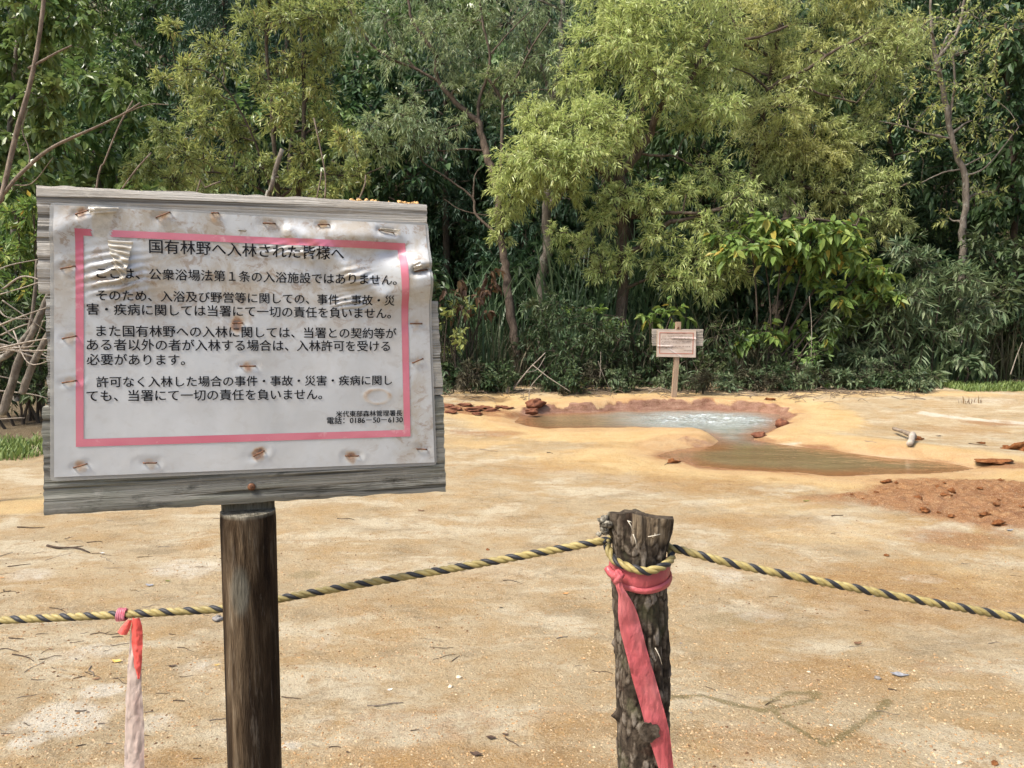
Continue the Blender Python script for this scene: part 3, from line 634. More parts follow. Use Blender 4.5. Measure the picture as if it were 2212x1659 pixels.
# crumbs of earth lying on the top edge
mb = MB()
for k in range(70):
    px = random.choice([random.uniform(750, 820), random.gauss(800, 16), random.uniform(862, 905)]); u, z = NB.at(px, 399 + (px - 77) * .0484)
    rock(mb, (u, random.uniform(.002, .010), z + random.uniform(-.001, .0015)), [random.uniform(.0008, .0024)] * 3, k, 4, 6)
om = Mat('orange_crumbs', .9); om.col((.52, .32, .13))
o = mb.build('earth_crumbs', om.m); o.location = NB.root; o.rotation_euler = (0, 0, NB.psi); tag(o, 'orange crumbs of earth lying along the top edge of the near board', 'crumbs', kind='stuff')

# ------------------------------------------------------------------ the bark-covered stake
BY = .985
bt, bb = P(1379, 1112, BY), P(1389, 1659, BY); bax = (bt - bb) / (bt[2] - bb[2])
bl = lambda z: bb + bax * (z - bb[2])
RB = 60 / FPX * BY
na, nz_ = 150, 460; b_base = bl(-.03); ztb = bt[2]
Z = np.linspace(-.03, ztb, nz_); a = np.linspace(0, 2 * math.pi, na, endpoint=False); ZZ, AA = np.meshgrid(Z, a, indexing='ij')
# angle 0 = right, -pi/2 (4.71) = towards the camera
f1, f2, cid = worley(np.where(AA > math.pi * 2 - 1e-6, 0, AA) * 4.6 + 2.2 * fbm(ZZ * 26, AA * 2, 4, 111), ZZ * 48 + 2.0 * fbm(AA * 2.5, ZZ * 22, 3, 110), 112)
plate = sstep(.0, .22, f2 - f1) * (.0003 + .0020 * cid ** 1.5) + .0030 * sstep(.1, .3, fbm(AA * 3.2, ZZ * 16, 4, 115))
hgt = ztb - ZZ
r = RB * .93 + plate + .006 * fbm(np.cos(AA) * 2 + 4, np.sin(AA) * 2 + ZZ * 7, 3, 113) + .0025 * fbm(np.cos(AA) * 9, np.sin(AA) * 9 + ZZ * 60, 3, 114)
r = r + (.002 + .008 * sstep(.0, .6, np.cos(AA - .1))) * (1 - sstep(.0, .06, hgt)) + .0035 * fbm(AA * 14, ZZ * 12, 2, 116) * (1 - sstep(.0, .06, hgt)) * 2
r = r - .010 * np.exp(-(((AA - 5.62 - .25 * fbm(ZZ * 9, ZZ * 0, 2, 117)) / .07) ** 2)) * sstep(.09, .14, hgt) * (1 - sstep(.36, .44, hgt))
for ang, z, am, wa, wz in ((3.3, P(1311, 1540, BY)[2], .010, .09, .006), (3.3, P(1311, 1385, BY)[2], .005, .15, .006), (3.25, P(1302, 1128, BY)[2], .012, .16, .007), (3.2, P(1302, 1146, BY)[2], .011, .12, .005), (5.9, P(1434, 1480, BY)[2], .004, .3, .05)):
    r = r + am * np.exp(-(((AA - ang) / wa) ** 2 + ((ZZ - z) / wz) ** 2))
cx = b_base[0] + bax[0] * (ZZ + .03); cy = b_base[1] + bax[1] * (ZZ + .03)
zo = np.where(ZZ > ztb - .02, 1, 0) * (.006 * fbm(AA * 2.4, AA * 0 + 1, 3, 118) - .004 * np.cos(AA + .5) - .011 * np.sin(AA)) * (ZZ - ztb + .02) / .02
PV = np.stack([cx + r * np.cos(AA), cy + r * np.sin(AA), ZZ + zo], -1)
stake = thing('bark_stake', 'rough bark-covered stake right of the near board, rope looped round its top', 'stake', (b_base[0], b_base[1], hz(b_base[0], b_base[1])))
mb = MB(); mb.add(PV.reshape(-1, 3), grid_faces(nz_, na, True))
rings = [PV[-1]]
for k in (.82, .6, .38, .15):
    q = bt + (PV[-1] - bt) * np.array([k, k, 1]); q[:, 2] = PV[-1][:, 2] * k + (1 - k) * (ztb - .003) + .004 * fbm(q[:, 0] * 160, q[:, 1] * 160, 3, 119) + .007 * np.exp(-((q[:, 0] - bt[0] + .002) / .016) ** 2) * (q[:, 1] > bt[1] - .01); rings.append(q)
mb.add(np.array(rings).reshape(-1, 3), grid_faces(5, na, True)); mb.add(np.vstack([rings[-1], [bt + [0, 0, .0]]]), None, [[j, (j + 1) % na, na] for j in range(na)])
V = mb.verts(); n0 = na * nz_; cut = np.zeros(len(V)); cut[n0:] = .25
fa = ((AA > 4.35) & (AA < 5.75)) * (1 - sstep(.018, .034, hgt + .010 * fbm(AA * 5, ZZ * 30, 2, 121))); cut[:n0] = fa.ravel()
pl = np.zeros(len(V)); pl[:n0] = (cid * sstep(.03, .25, f2 - f1)).ravel()
bm_ = Mat('flaking_bark', .9, .2); n1 = bm_.noise((70, 70, 70), 5, .7); n2 = bm_.noise((26, 26, 20), 4, .65, .4); n3 = bm_.noise((150, 150, 10), 4, .7, .2)
c = bm_.ramp(bm_.math('ADD', bm_.math('MULTIPLY', bm_.attr('plate'), .30), bm_.math('MULTIPLY', n1, .75)), [(.28, (.009, .006, .004)), (.43, (.034, .025, .017)), (.57, (.082, .064, .046)), (.73, (.18, .155, .125))])
c = bm_.mix(bm_.ramp(n2, [(.54, 0.0), (.68, .55)]), c, (.060, .060, .030)); c = bm_.mix(bm_.ramp(n2, [(.30, .6), (.42, 0.0)]), c, (.035, .017, .010))
c = bm_.mix(bm_.attr('cut'), c, bm_.ramp(n3, [(.32, (.03, .022, .014)), (.52, (.12, .09, .058)), (.72, (.28, .23, .16))]))
bm_.col(c).nor(bm_.bump(bm_.math('ADD', n1, bm_.math('MULTIPLY', n3, .5)), .7, .003))
mb.build('trunk', bm_.m, stake, attrs={'cut': cut, 'plate': pl})
def chip(pts, Y, thick, name, mat, parent, seed, bend=.004):
    """a curling piece of bark: outline from the photo, at its own distance"""
    c = np.array([P(x, y, Y) for x, y in pts]); m = c.mean(0); n = len(c)
    k = np.linspace(0, 1, 5); F = np.array([m + (c - m) * q + np.array([0, -1.0, 0]) * (bend * (1 - q * q) + .0007 * vnoise(np.arange(n) * 1.3, np.arange(n) * 0 + q * 4, seed))[:, None] for q in k])
    B_ = F + np.array([0, thick, 0]); mb = MB(); mb.add(F.reshape(-1, 3), grid_faces(5, n, True)); mb.add(B_.reshape(-1, 3), grid_faces(5, n, True)[:, ::-1]); mb.add(np.stack([F[-1], B_[-1]]).reshape(-1, 3), grid_faces(2, n, True))
    return mb.build(name, mat, parent, attrs={'plate': np.full(mb.n, .35) + .3 * RNG.random(mb.n), 'cut': np.zeros(mb.n)})
z6 = lambda x, y: (1207 + x * .3717, 1042.4 + y * .3717)
chip([z6(*q) for q in ((495, 1395), (520, 1400), (535, 1392), (545, 1408), (575, 1410), (588, 1430), (580, 1455), (590, 1475), (560, 1490), (540, 1512), (500, 1505), (470, 1480), (470, 1430))], BY - RB - .0105, .0025, 'bark_flake', bm_.m, stake, 3, .0004)
fm2 = Mat('pale_splinter', .8); fm2.col((.42, .38, .30))
for (a, b), (c, d) in (((400, 220), (430, 290)), ((405, 225), (422, 232)), ((432, 300), (452, 385)), ((520, 315), (590, 300)), ((545, 318), (560, 296)), ((560, 960), (600, 1060))):
    mb = MB(); tube(mb, smooth_path([P(*z6(a, b), BY - RB - .012), P(*z6((a + c) / 2 + 6, (b + d) / 2), BY - RB - .016), P(*z6(c, d), BY - RB - .010)], 8), [.0007, .0004], 5); mb.build('splinter', fm2.m, stake)
mb = MB(); 
for x, y, s in ((258, 222, .0065), (268, 245, .0075), (262, 272, .006), (240, 300, .004), (275, 290, .005)):
    p = P(*z6(x, y), BY - .012); rock(mb, p, (s, s, s * .8), int(x), 7, 10, .6)
lm2 = Mat('pale_fungus', .9); lm2.col(lm2.ramp(lm2.noise(260, 3), [(.4, (.05, .042, .03)), (.62, (.25, .23, .18))])); mb.build('bracket_fungus', lm2.m, stake)

# ------------------------------------------------------------------ the tiger rope
RR, RS, RO, LEAD = .0054, .0030, .0026, .0335
def strand_rope(path, parent, ym, km, seed=0, ph0=0.0):
    p = np.asarray(path); L = np.concatenate([[0], np.cumsum(np.linalg.norm(np.diff(p, axis=0), axis=1))])
    n = int(L[-1] / .0018); s = np.linspace(0, L[-1], n); q = np.stack([np.interp(s, L, p[:, i]) for i in range(3)], -1)
    T, N, B = frames(q)
    for k in range(3):
        a = ph0 + 2 * math.pi * s / LEAD + k * 2 * math.pi / 3 + 1.6 * fbm(s * 9 + seed, s * 0, 2, 150) + .5 * fbm(s * 40, s * 0 + k, 2, 151)
        c = q + RO * (np.cos(a)[:, None] * N + np.sin(a)[:, None] * B)
        mb = MB(); tube(mb, c, RS * (1 + .16 * fbm(s * 60 + k * 9, s * 0, 3, 152)), 10)
        mb.build('black_strand' if k == 0 else 'yellow_strand', km if k == 0 else ym, parent)
def fibre(name, ca, cb):
    f = Mat(name, .55, .4); n = f.noise((60, 60, 260), 4, .7, .6); f.col(f.mix(f.ramp(f.noise((14, 14, 14), 3, .6), [(.45, 0.0), (.65, .55)]), f.ramp(n, [(.3, ca), (.7, cb)]), tuple(.55 * q for q in ca))).nor(f.bump(f.noise((180, 180, 500), 3), .5, .001)); f.set(Sheen_Weight=.1); return f.m
ym, km = fibre('yellow_fibre', (.20, .155, .045), (.36, .285, .105)), fibre('black_fibre', (.004, .004, .005), (.016, .016, .018))
rope = thing('tiger_rope', 'yellow and black twisted rope strung between the two posts', 'rope', P(1309, 1169, .99))
xl, xr = np.array([-2.2, .90, .87]), np.array([2.3, 1.0, .86])
pe, ps = P(2360, 1361, .942), P(-120, 1349, .985)
rp = [xl + (ps - xl) * k - np.array([0, 0, .10 * k * (1 - k)]) for k in np.linspace(0, .93, 14)] + [P(-120, 1349, .985), P(0, 1340, .99), P(241, 1328.6, .99), P(483, 1315, .996), P(545, 1307, .999), P(602, 1294, .998), P(800, 1258, .992), P(1000, 1224, .988), P(1207, 1186, .985), P(1296, 1170, .988), P(1318, 1168, 1.008), P(1345, 1169, 1.024), P(1375, 1172, 1.028), P(1408, 1176, 1.022),
      P(1432, 1179, 1.004), P(1447, 1182, .985), P(1500, 1196, .972), P(1597, 1221, .965), P(1756, 1253, .96), P(1900, 1281, .955), P(2060, 1310, .95), P(2212, 1337, .945), pe] + [pe + (xr - pe) * k - np.array([0, 0, .16 * k * (1 - k)]) for k in np.linspace(.08, 1, 14)]
strand_rope(smooth_path(rp, 1600), rope, ym, km)
lp = []
for t in np.linspace(0, 1, 60):
    a = math.pi * 1.02 + t * 2 * math.pi * .995; z = np.interp(t, [0, .07, .25, .45, .52, .75, 1], [P(1303, 1176, BY)[2], P(1308, 1197, BY)[2], P(1372, 1211, BY)[2], P(1432, 1196, BY)[2], P(1443, 1186, BY)[2], P(1380, 1186, BY)[2], P(1303, 1172, BY)[2]])
    c = bl(z); rr = RB + .0065; lp.append([c[0] + rr * math.cos(a), c[1] + rr * math.sin(a), z])
strand_rope(smooth_path(lp, 200), rope, ym, km, ph0=1.0)

for x, lab in ((xl, 'bark-covered stake holding the far left end of the rope'), (xr, 'bark-covered stake holding the far right end of the rope')):
    o = copy_tree(stake); o['label'] = lab; o.location = (x[0], x[1], hz(x[0], x[1])); o.rotation_euler = (0, 0, 1.9 + x[0])

# ------------------------------------------------------------------ pink ribbon on the stake, and the faded one on the rope
def plastic(name, stops, noise_s=12):
    f = Mat(name, .38, .4); n = f.noise((noise_s, noise_s, noise_s * .5), 4, .6, .4); f.col(f.ramp(n, stops)); f.set(Coat_Weight=.15, Coat_Roughness=.3)
    cr = f.noise((60, 60, 25), 4, .65, .5); f.nor(f.bump(cr, .8, .004))
    tr = f.n('ShaderNodeBsdfTranslucent'); f.t.links.new(f.b.inputs['Base Color'].links[0].from_socket, tr.inputs[0]); ms = f.n('ShaderNodeMixShader'); ms.inputs[0].default_value = .25
    f.t.links.new(f.b.outputs[0], ms.inputs[1]); f.t.links.new(tr.outputs[0], ms.inputs[2]); f.t.links.new(ms.outputs[0], f.t.nodes['Material Output'].inputs[0]); return f
def strip(mb, left, right, n=60, nw=9, curl=.0, seed=0, crink=.0006, side=(0, -1, 0)):
    Lp, Rp = smooth_path(left, n), smooth_path(right, n); k = np.linspace(0, 1, nw)[None, :, None]
    V = Lp[:, None] * (1 - k) + Rp[:, None] * k
    V = V + np.array(side) * (curl * np.sin(k * math.pi) + crink * 2 * fbm(np.arange(n)[:, None] * .35 + seed, np.arange(nw)[None] * .9, 3, 130 + seed)[..., None])
    mb.add(V.reshape(-1, 3), grid_faces(n, nw)[:, ::-1]); return V
pr = plastic('faded_red_ribbon', [(.3, (.36, .06, .07)), (.48, (.50, .105, .115)), (.70, (.58, .19, .19))])
rib = thing('marking_ribbon', 'pinkish red plastic ribbon tied round the bark stake with a long tail', 'ribbon', P(1333, 1246, BY - RB))
mb = MB()
def band(ztop_px, zbot_px, r_add, seed):
    n, m = 64, 7; V = []
    for i, t in enumerate(np.linspace(0, 2 * math.pi, n)):
        a = math.pi + t; f = np.clip(math.sin(t / 2), 0, 1) if t < math.pi else math.sin(t / 2)
        u = np.clip(t / math.pi, 0, 1) if t <= math.pi else 2 - t / math.pi
        zt_ = P(1375, np.interp(u, [0, .15, .5, 1], ztop_px), BY)[2]; zb_ = P(1375, np.interp(u, [0, .15, .5, 1], zbot_px), BY)[2]
        for k in np.linspace(0, 1, m):
            z = zt_ * (1 - k) + zb_ * k; c = bl(z); rr = RB + r_add + .0016 * math.sin(k * math.pi) + .0012 * (vnoise(np.array([t * 5 + k * 2]), np.array([k * 7 + seed]), seed)[0] - .5)
            V.append([c[0] + rr * math.cos(a), c[1] + rr * math.sin(a), z])
    mb.add(V, grid_faces(n, m)[:, ::-1])
band([1206, 1212, 1213, 1206], [1236, 1246, 1250, 1240], .0030, 1)
band([1222, 1240, 1247, 1232], [1232, 1252, 1259, 1250], .0052, 2)
mb.build('band', pr.m, rib)
mb = MB(); p = P(1335, 1246, BY - RB - .006); rock(mb, p, (.0075, .006, .009), 5, 10, 14, .5)
tube(mb, smooth_path([P(1312, 1226, BY - .022), P(1320, 1238, BY - RB * .8), p], 10), [.005, .006], 8)
mb.build('knot', pr.m, rib)
tail = [(545, 325, 370), (600, 330, 372), (650, 345, 400), (700, 345, 430), (760, 344, 456), (850, 355, 482), (950, 380, 507), (1050, 405, 535), (1150, 430, 565), (1300, 474, 606), (1400, 500, 632), (1500, 528, 650), (1659, 580, 668), (1850, 640, 690), (2100, 700, 735), (2300, 745, 765)]
YR = BY - RB - .007
mb = MB(); strip(mb, [P(*z6(l, y), YR - .002 * (i % 3 == 1)) for i, (y, l, r) in enumerate(tail)], [P(*z6(r, y), YR - .006 * math.exp(-((y - 640) / 80) ** 2) + .003) for y, l, r in tail], 110, 13, .0025, 1, .0024)
mb.build('tail', pr.m, rib)

fr_ = plastic('sun_bleached_ribbon', [(.3, (.46, .27, .235)), (.5, (.47, .375, .33)), (.72, (.50, .43, .385))], 9); rr_ = plastic('bright_red_ribbon', [(.3, (.66, .055, .05)), (.6, (.72, .12, .10))])
z5 = lambda x, y: (x * .6777 * .5486, 1042.4 + y * .6777 * .5486)
rib2 = thing('marking_ribbon', 'red ribbon bleached to white tied on the rope left of the board post', 'ribbon', P(265, 1327, .98))
mb = MB(); kp = smooth_path([P(255, 1328, .99), P(262, 1328, .99), P(274, 1327.5, .99)], 14)
T, N, B = frames(kp); ang = np.linspace(0, 2 * math.pi, 24, endpoint=False); nn = len(kp)
rk = .0078 + .0012 * np.sin(np.arange(nn) * 1.9)[:, None] + .0007 * np.cos(ang * 3)[None]
mb.add((kp[:, None] + rk[..., None] * (np.cos(ang)[None, :, None] * N[:, None] + np.sin(ang)[None, :, None] * B[:, None])).reshape(-1, 3), grid_faces(nn, 24, True)); 
kn = plastic('pink_knot', [(.35, (.55, .08, .12)), (.6, (.70, .30, .36))], 40); mb.build('knot', kn.m, rib2)
tl2 = [(785, 768, 812), (830, 762, 824), (900, 757, 828), (980, 748, 826), (1060, 742, 823), (1140, 738, 821), (1200, 733, 823), (1300, 729, 832), (1450, 726, 838), (1659, 722, 840), (1900, 720, 842), (2150, 722, 838)]
mb = MB(); strip(mb, [P(*z5(l, y), .984) for y, l, r in tl2], [P(*z5(r, y), .980) for y, l, r in tl2], 90, 13, .003, 2, .0026); mb.build('tail', fr_.m, rib2)
mb = MB(); strip(mb, [P(*z5(*q), .978) for q in ((770, 785), (762, 830), (764, 900), (770, 980), (780, 1060), (800, 1130))], [P(*z5(*q), .9745) for q in ((808, 785), (824, 825), (829, 900), (828, 980), (822, 1060), (812, 1140))], 40, 9, .003, 3, .0022)
mb.build('fold', rr_.m, rib2)
mb = MB(); strip(mb, [P(*z5(*q), .979) for q in ((752, 790), (715, 825), (683, 868))], [P(*z5(*q), .976) for q in ((768, 795), (758, 840), (738, 884))], 20, 7, .004, 4, .0012); mb.build('short_end', rr_.m, rib2)

# ------------------------------------------------------------------ the small notice board behind the pool
fb = GT(1454.5, 858); FB = Board([fb[0], fb[1], 0], R(3)); FB.O = fb.copy(); FB.root = fb.copy()
z8 = lambda x, y: (1371.5 + x * .1323, 658.3 + y * .1323)
far = thing('notice_board', 'small notice board on a thin stake standing behind the bubbling pool', 'notice board', fb, rot=(0, 0, FB.psi))
fp = lambda *q: [FB.at(*z8(*p)) for p in q]
plank(far, fp((268, 395), (1110, 400), (1105, 670), (272, 665)), plank_mat('far_plank', (.22, .19, .155), (.36, .32, .27), (.27, .23, .19), 3), 11, .02, .004, -.022, nu=40, nv=24)
bw_ = Mat('far_backing', .8); bw_.col((.40, .31, .22))
c = fp((352, 412), (988, 412), (981, 862), (342, 848)); mb = MB(); q = np.array([[p[0], y, p[1]] for y in (-.034, -.0235) for p in c]); mb.add(q, [[0, 3, 2, 1], [4, 5, 6, 7], [0, 1, 5, 4], [1, 2, 6, 5], [2, 3, 7, 6], [3, 0, 4, 7]]); mb.build('backing_board', bw_.m, far, local=True, smooth=False)
FC = fp((358, 418), (982, 418), (975, 857), (348, 842))
def far_d(s, t): return .0385 + .006 * (fbm(s * 2.2, t * 3, 3, 141) + .5) + .010 * np.exp(-((t - .28 - .03 * s) / .035) ** 2) * sstep(.3, .5, s) + .012 * np.exp(-((t - .60 - .02 * s) / .03) ** 2) * (1 - sstep(.28, .45, s)) + .006 * np.exp(-((seg_d(s, t, np.array([.3, .7]), np.array([.62, 1.0]))) / .02) ** 2)
Sg, Tg = np.meshgrid(np.linspace(0, 1, 60), np.linspace(0, 1, 60), indexing='ij'); uz = bil(FC, Sg, Tg)
fpm = Mat('far_paper', .3, .5); fpm.col(fpm.ramp(fpm.noise((6, 6, 9), 4, .6), [(.35, (.40, .31, .25)), (.65, (.50, .42, .36))])).set(Coat_Weight=1.0, Coat_Roughness=.12)
mb = MB(); mb.add(loc3(uz[..., 0], uz[..., 1], -far_d(Sg, Tg)).reshape(-1, 3), grid_faces(60, 60)[:, ::-1]); fpo = mb.build('notice', fpm.m, far, local=True)
frm = ring_st([np.array(q) for q in ((.048, .075), (.935, .085), (.930, .875), (.055, .885))], [np.array(q) for q in ((.064, .098), (.918, .108), (.913, .852), (.071, .862))], 40); uz = bil(FC, frm[..., 0], frm[..., 1]); n_ = len(frm)
rm = Mat('far_red_print', .5); rm.col((.36, .10, .06)); mb = MB(); Q = np.vstack([grid_faces(n_, 5), np.stack([(n_ - 1) * 5 + np.arange(4), (n_ - 1) * 5 + np.arange(1, 5), np.arange(1, 5), np.arange(4)], -1)])
mb.add(loc3(uz[..., 0], uz[..., 1], -(far_d(frm[..., 0], frm[..., 1]) + .003)).reshape(-1, 3), Q[:, ::-1]); mb.build('red_frame', rm.m, fpo, local=True)
tm2 = Mat('far_print', .5); tm2.col((.10, .06, .05))
for i, (stv, tr) in enumerate(TXT):
    mb = MB(); s = .02 + stv[:, 0] * .97; t = -.02 + stv[:, 1] * .965; uz = bil(FC, s, t); mb.add(loc3(uz[:, 0], uz[:, 1], -(far_d(s, t) + .003)), None, tr)
    mb.build('text_line', tm2.m, fpo, local=True, smooth=False)
mb = MB(); p0, p1 = FB.at(*z8(632, 1530)), FB.at(*z8(707, 280)); hw = .5 * (FB.at(*z8(745, 400))[0] - FB.at(*z8(668, 400))[0])
V = np.array([[p[0] + sx * hw, sy * hw, p[1]] for p in (p0 - [0, .05], p0 * .5 + p1 * .5 + [.004, 0], p1) for sx, sy in ((-1, -1), (1, -1), (1, 1), (-1, 1))]); V[:, 1] += .0
mb.add(V, np.vstack([grid_faces(3, 4, True), [[8, 9, 10, 11]], [[3, 2, 1, 0]]])); mb.build('stake', bark_mat('far_stake', (.24, .165, .11), (.34, .25, .17), (30, 30, 6)), far, local=True, smooth=False)
mb = MB(); q = FB.at(*z8(697, 375)); rock(mb, (q[0], -hw - .002, q[1]), (.014, .006, .012), 4, 7, 10, .2); mb.build('bolt', sm.m, far, local=True)
# ------------------------------------------------------------------ foliage builders
def rdir(n, rng): return unit(rng.normal(size=(n, 3)))
class Leaves:
    def __init__(s): s.p, s.d, s.n, s.l, s.w, s.k = [], [], [], [], [], []
    def add(s, p, d, n, l, w):
        s.p.append(p); s.d.append(d); s.n.append(n); s.l.append(l); s.w.append(w)
    def count(s): return sum(len(x) for x in s.p)
    def to(s, mb, kind='lance', droop=.12, fold=.18):
        p, d, n, l, w = (np.concatenate(x) for x in (s.p, s.d, s.n, s.l, s.w))
        d = unit(d); sv = unit(np.cross(d, n)); n2 = np.cross(sv, d); l = l[:, None]; w = w[:, None]
        z = np.array([0, 0, 1.0]); f = fold * w * n2; m = len(p)
        if kind == 'lance':
            V = np.stack([p, p + .42 * l * d + .5 * w * sv + f - z * droop * .15 * l, p + l * d - z * droop * l, p + .42 * l * d - .5 * w * sv + f - z * droop * .15 * l], 1)
            mb.add(V.reshape(-1, 3), np.arange(4 * m).reshape(-1, 4))
        else:
            V = np.stack([p, p + .22 * l * d + .46 * w * sv + f, p + .62 * l * d + .42 * w * sv + f - z * droop * .35 * l, p + l * d - z * droop * l,
                          p + .62 * l * d - .42 * w * sv + f - z * droop * .35 * l, p + .22 * l * d - .46 * w * sv + f], 1)
            b = np.arange(m)[:, None] * 6
            mb.add(V.reshape(-1, 3), np.vstack([b + [0, 1, 2, 3], b + [0, 3, 4, 5]]))
def sprays(lv, tw, c, r, n, rng, nleaf=10, L=.13, W=.02, spread=.9, tdroop=.25, up=.25, twig_len=.6, ldown=.25, twig_r=.0035, inner=.55, flat=0.0, tmb_every=1):
    """fill an ellipsoidal bough (centre c, radii r) with leafy twigs"""
    r = np.broadcast_to(np.asarray(r, float), (3,)); n = max(int(n), 1)
    q = rdir(n, rng) * (rng.random(n) ** .45)[:, None] * inner
    st = c + q * r
    dr = unit(unit(q + 1e-6) * 1.0 + rng.normal(size=(n, 3)) * .55 + np.array([0, 0, up])); dr[:, 2] *= (1 - flat); dr = unit(dr)
    ln = twig_len * r.mean() * (.65 + .7 * rng.random(n))
    t = np.linspace(.12, 1, nleaf)[None] + rng.normal(size=(n, nleaf)) * .03
    z = np.array([0, 0, 1.0])
    pos = st[:, None] + dr[:, None] * (ln[:, None] * t)[..., None] - z * (tdroop * ln[:, None] * t ** 2)[..., None]
    tg = unit(dr[:, None] - z * (2 * tdroop * t)[..., None])
    rv = rdir(n * nleaf, rng).reshape(n, nleaf, 3); sd_ = unit(np.cross(tg, rv))
    if flat: sd_[..., 2] *= (1 - flat); sd_ = unit(sd_)
    ld = unit(tg * (1.15 - spread * .6) + sd_ * spread * (1 - .5 * np.clip(t, 0, 1))[..., None] - z * ldown)
    nn = unit(z + rng.normal(size=ld.shape) * .45); nn = unit(nn - ld * (nn * ld).sum(-1, keepdims=True))
    k = (.7 + .6 * rng.random((n, nleaf)))
    lv.add(pos.reshape(-1, 3), ld.reshape(-1, 3), nn.reshape(-1, 3), (L * k).ravel(), (W * k).ravel())
    if tw is not None:
        for i in range(0, n, tmb_every):
            tt = np.array([0, .5, 1.0]); path = st[i] + dr[i] * (ln[i] * tt)[:, None] - z * (tdroop * ln[i] * tt ** 2)[:, None]
            tube(tw, path, [twig_r, twig_r * .75, twig_r * .3], 3, False)
def limb(tw, a, b, r0, r1, rng, sag=.1, n=9, sides=6, wig=.06):
    a, b = np.asarray(a, float), np.asarray(b, float); L = np.linalg.norm(b - a)
    m1 = a * .67 + b * .33 + np.array([0, 0, sag * L]) + rng.normal(size=3) * wig * L; m2 = a * .33 + b * .67 + np.array([0, 0, sag * .8 * L]) + rng.normal(size=3) * wig * L
    p = smooth_path([a, m1, m2, b], n); tube(tw, p, np.linspace(r0, r1, n), sides, False); return p
class Tree:
    def __init__(s, name, label, cat, base, bark, leafm, seed, group=None, kind='lance', **lk):
        s.root = thing(name, label, cat, base, group); s.base = np.array(base, float); s.w = MB(); s.lv = Leaves(); s.rng = np.random.default_rng(seed)
        s.nodes = []; s.bark, s.leafm, s.kind, s.lk = bark, leafm, kind, lk
    def stem(s, pts, r0, r1, n=26, sides=9, rough=.18):
        p = smooth_path(pts, n); p = p + s.rng.normal(size=p.shape) * r0 * .12
        rr = np.linspace(r0, r1, n); tube(s.w, p, rr, sides, False, rough, int(s.rng.integers(99))); s.nodes += [(q, r) for q, r in zip(p, rr)]; return p
    def bough(s, c, r, n, join=True, rmax=.03, **kw):
        c = np.asarray(c, float)
        if join and s.nodes:
            d = [np.linalg.norm(q - c) + 1.3 * max(0, q[2] - c[2] + .1) for q, _ in s.nodes]; i = int(np.argmin(d)); q, rr = s.nodes[i]
            if d[i] > .15:
                p = limb(s.w, q, c, min(rr * .7, rmax), .006, s.rng); s.nodes += [(x, .012) for x in p[3:]]
        k = dict(s.lk); k.update(kw); sprays(s.lv, s.w, c, r, n, s.rng, **k)
    def done(s, droop=.12, fold=.18):
        s.w.build('trunk', s.bark, s.root)
        mb = MB(); s.lv.to(mb, s.kind, droop, fold); o = mb.build('crown', s.leafm, s.root, smooth=False); return s.root
bark_brown = bark_mat('willow_bark', (.035, .025, .018), (.13, .10, .075), (22, 22, 6))
bark_grey = bark_mat('grey_bark', (.06, .05, .04), (.21, .18, .145), (20, 20, 6), (.30, .29, .25))
bark_dark = bark_mat('dark_bark', (.03, .022, .016), (.10, .08, .06), (20, 20, 6))
twig_pale = bark_mat('dead_twig', (.16, .13, .10), (.38, .33, .27), (40, 40, 12))

lf_bright = leaf_mat('bright_willow_leaf', [(0, (.31, .40, .125)), (.55, (.44, .52, .19)), (.9, (.54, .59, .26)), (1, (.56, .52, .20))], .42, .38, (1.1, (.44, .485, .165), .5), .5)
lf_right = leaf_mat('yellowing_willow_leaf', [(0, (.29, .36, .125)), (.6, (.41, .475, .18)), (1, (.52, .55, .24))], .42, .4, (1.0, (.52, .47, .16), .5), .5)
lf_grey = leaf_mat('grey_willow_leaf', [(0, (.145, .215, .105)), (.6, (.235, .31, .155)), (1, (.35, .40, .22))], .40, .4, (1.2, (.31, .345, .13), .6), .5)
lf_olive = leaf_mat('olive_willow_leaf', [(0, (.21, .25, .075)), (.5, (.325, .36, .11)), (.93, (.43, .44, .14)), (1, (.40, .28, .12))], .40, .42, (1.3, (.21, .27, .09), .6), .45)
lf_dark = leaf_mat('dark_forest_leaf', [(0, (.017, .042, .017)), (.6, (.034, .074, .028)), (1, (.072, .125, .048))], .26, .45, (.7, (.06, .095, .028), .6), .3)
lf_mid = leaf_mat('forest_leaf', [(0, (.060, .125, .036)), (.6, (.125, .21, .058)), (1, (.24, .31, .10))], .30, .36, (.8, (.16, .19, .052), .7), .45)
lf_con = leaf_mat('conifer_needle', [(0, (.020, .052, .028)), (.7, (.036, .085, .042)), (1, (.06, .12, .055))], .15, .5, (.9, (.03, .06, .032), .6))
lf_broad = leaf_mat('broad_yellow_green_leaf', [(0, (.10, .175, .042)), (.6, (.165, .245, .055)), (.93, (.24, .29, .065)), (1, (.42, .30, .06))], .38, .45, None, .3)
lf_blue = leaf_mat('bluish_lance_leaf', [(0, (.066, .108, .052)), (.6, (.122, .168, .082)), (1, (.23, .26, .15))], .3, .48, (1.5, (.10, .14, .05), .6), .3)
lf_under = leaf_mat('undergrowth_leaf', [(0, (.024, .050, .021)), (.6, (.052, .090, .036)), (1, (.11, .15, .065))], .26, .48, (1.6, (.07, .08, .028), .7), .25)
lf_fresh = leaf_mat('fresh_green_leaf', [(0, (.095, .18, .045)), (.6, (.15, .24, .065)), (1, (.21, .29, .09))], .36, .4)
lf_brown = leaf_mat('withered_leaf', [(0, (.06, .032, .018)), (.6, (.13, .07, .035)), (1, (.20, .13, .06))], .2, .6)
lf_straw = leaf_mat('dry_reed', [(0, (.030, .028, .017)), (.6, (.065, .058, .036)), (1, (.15, .13, .085))], .2, .65, (1.8, (.035, .05, .02), .9), .15)
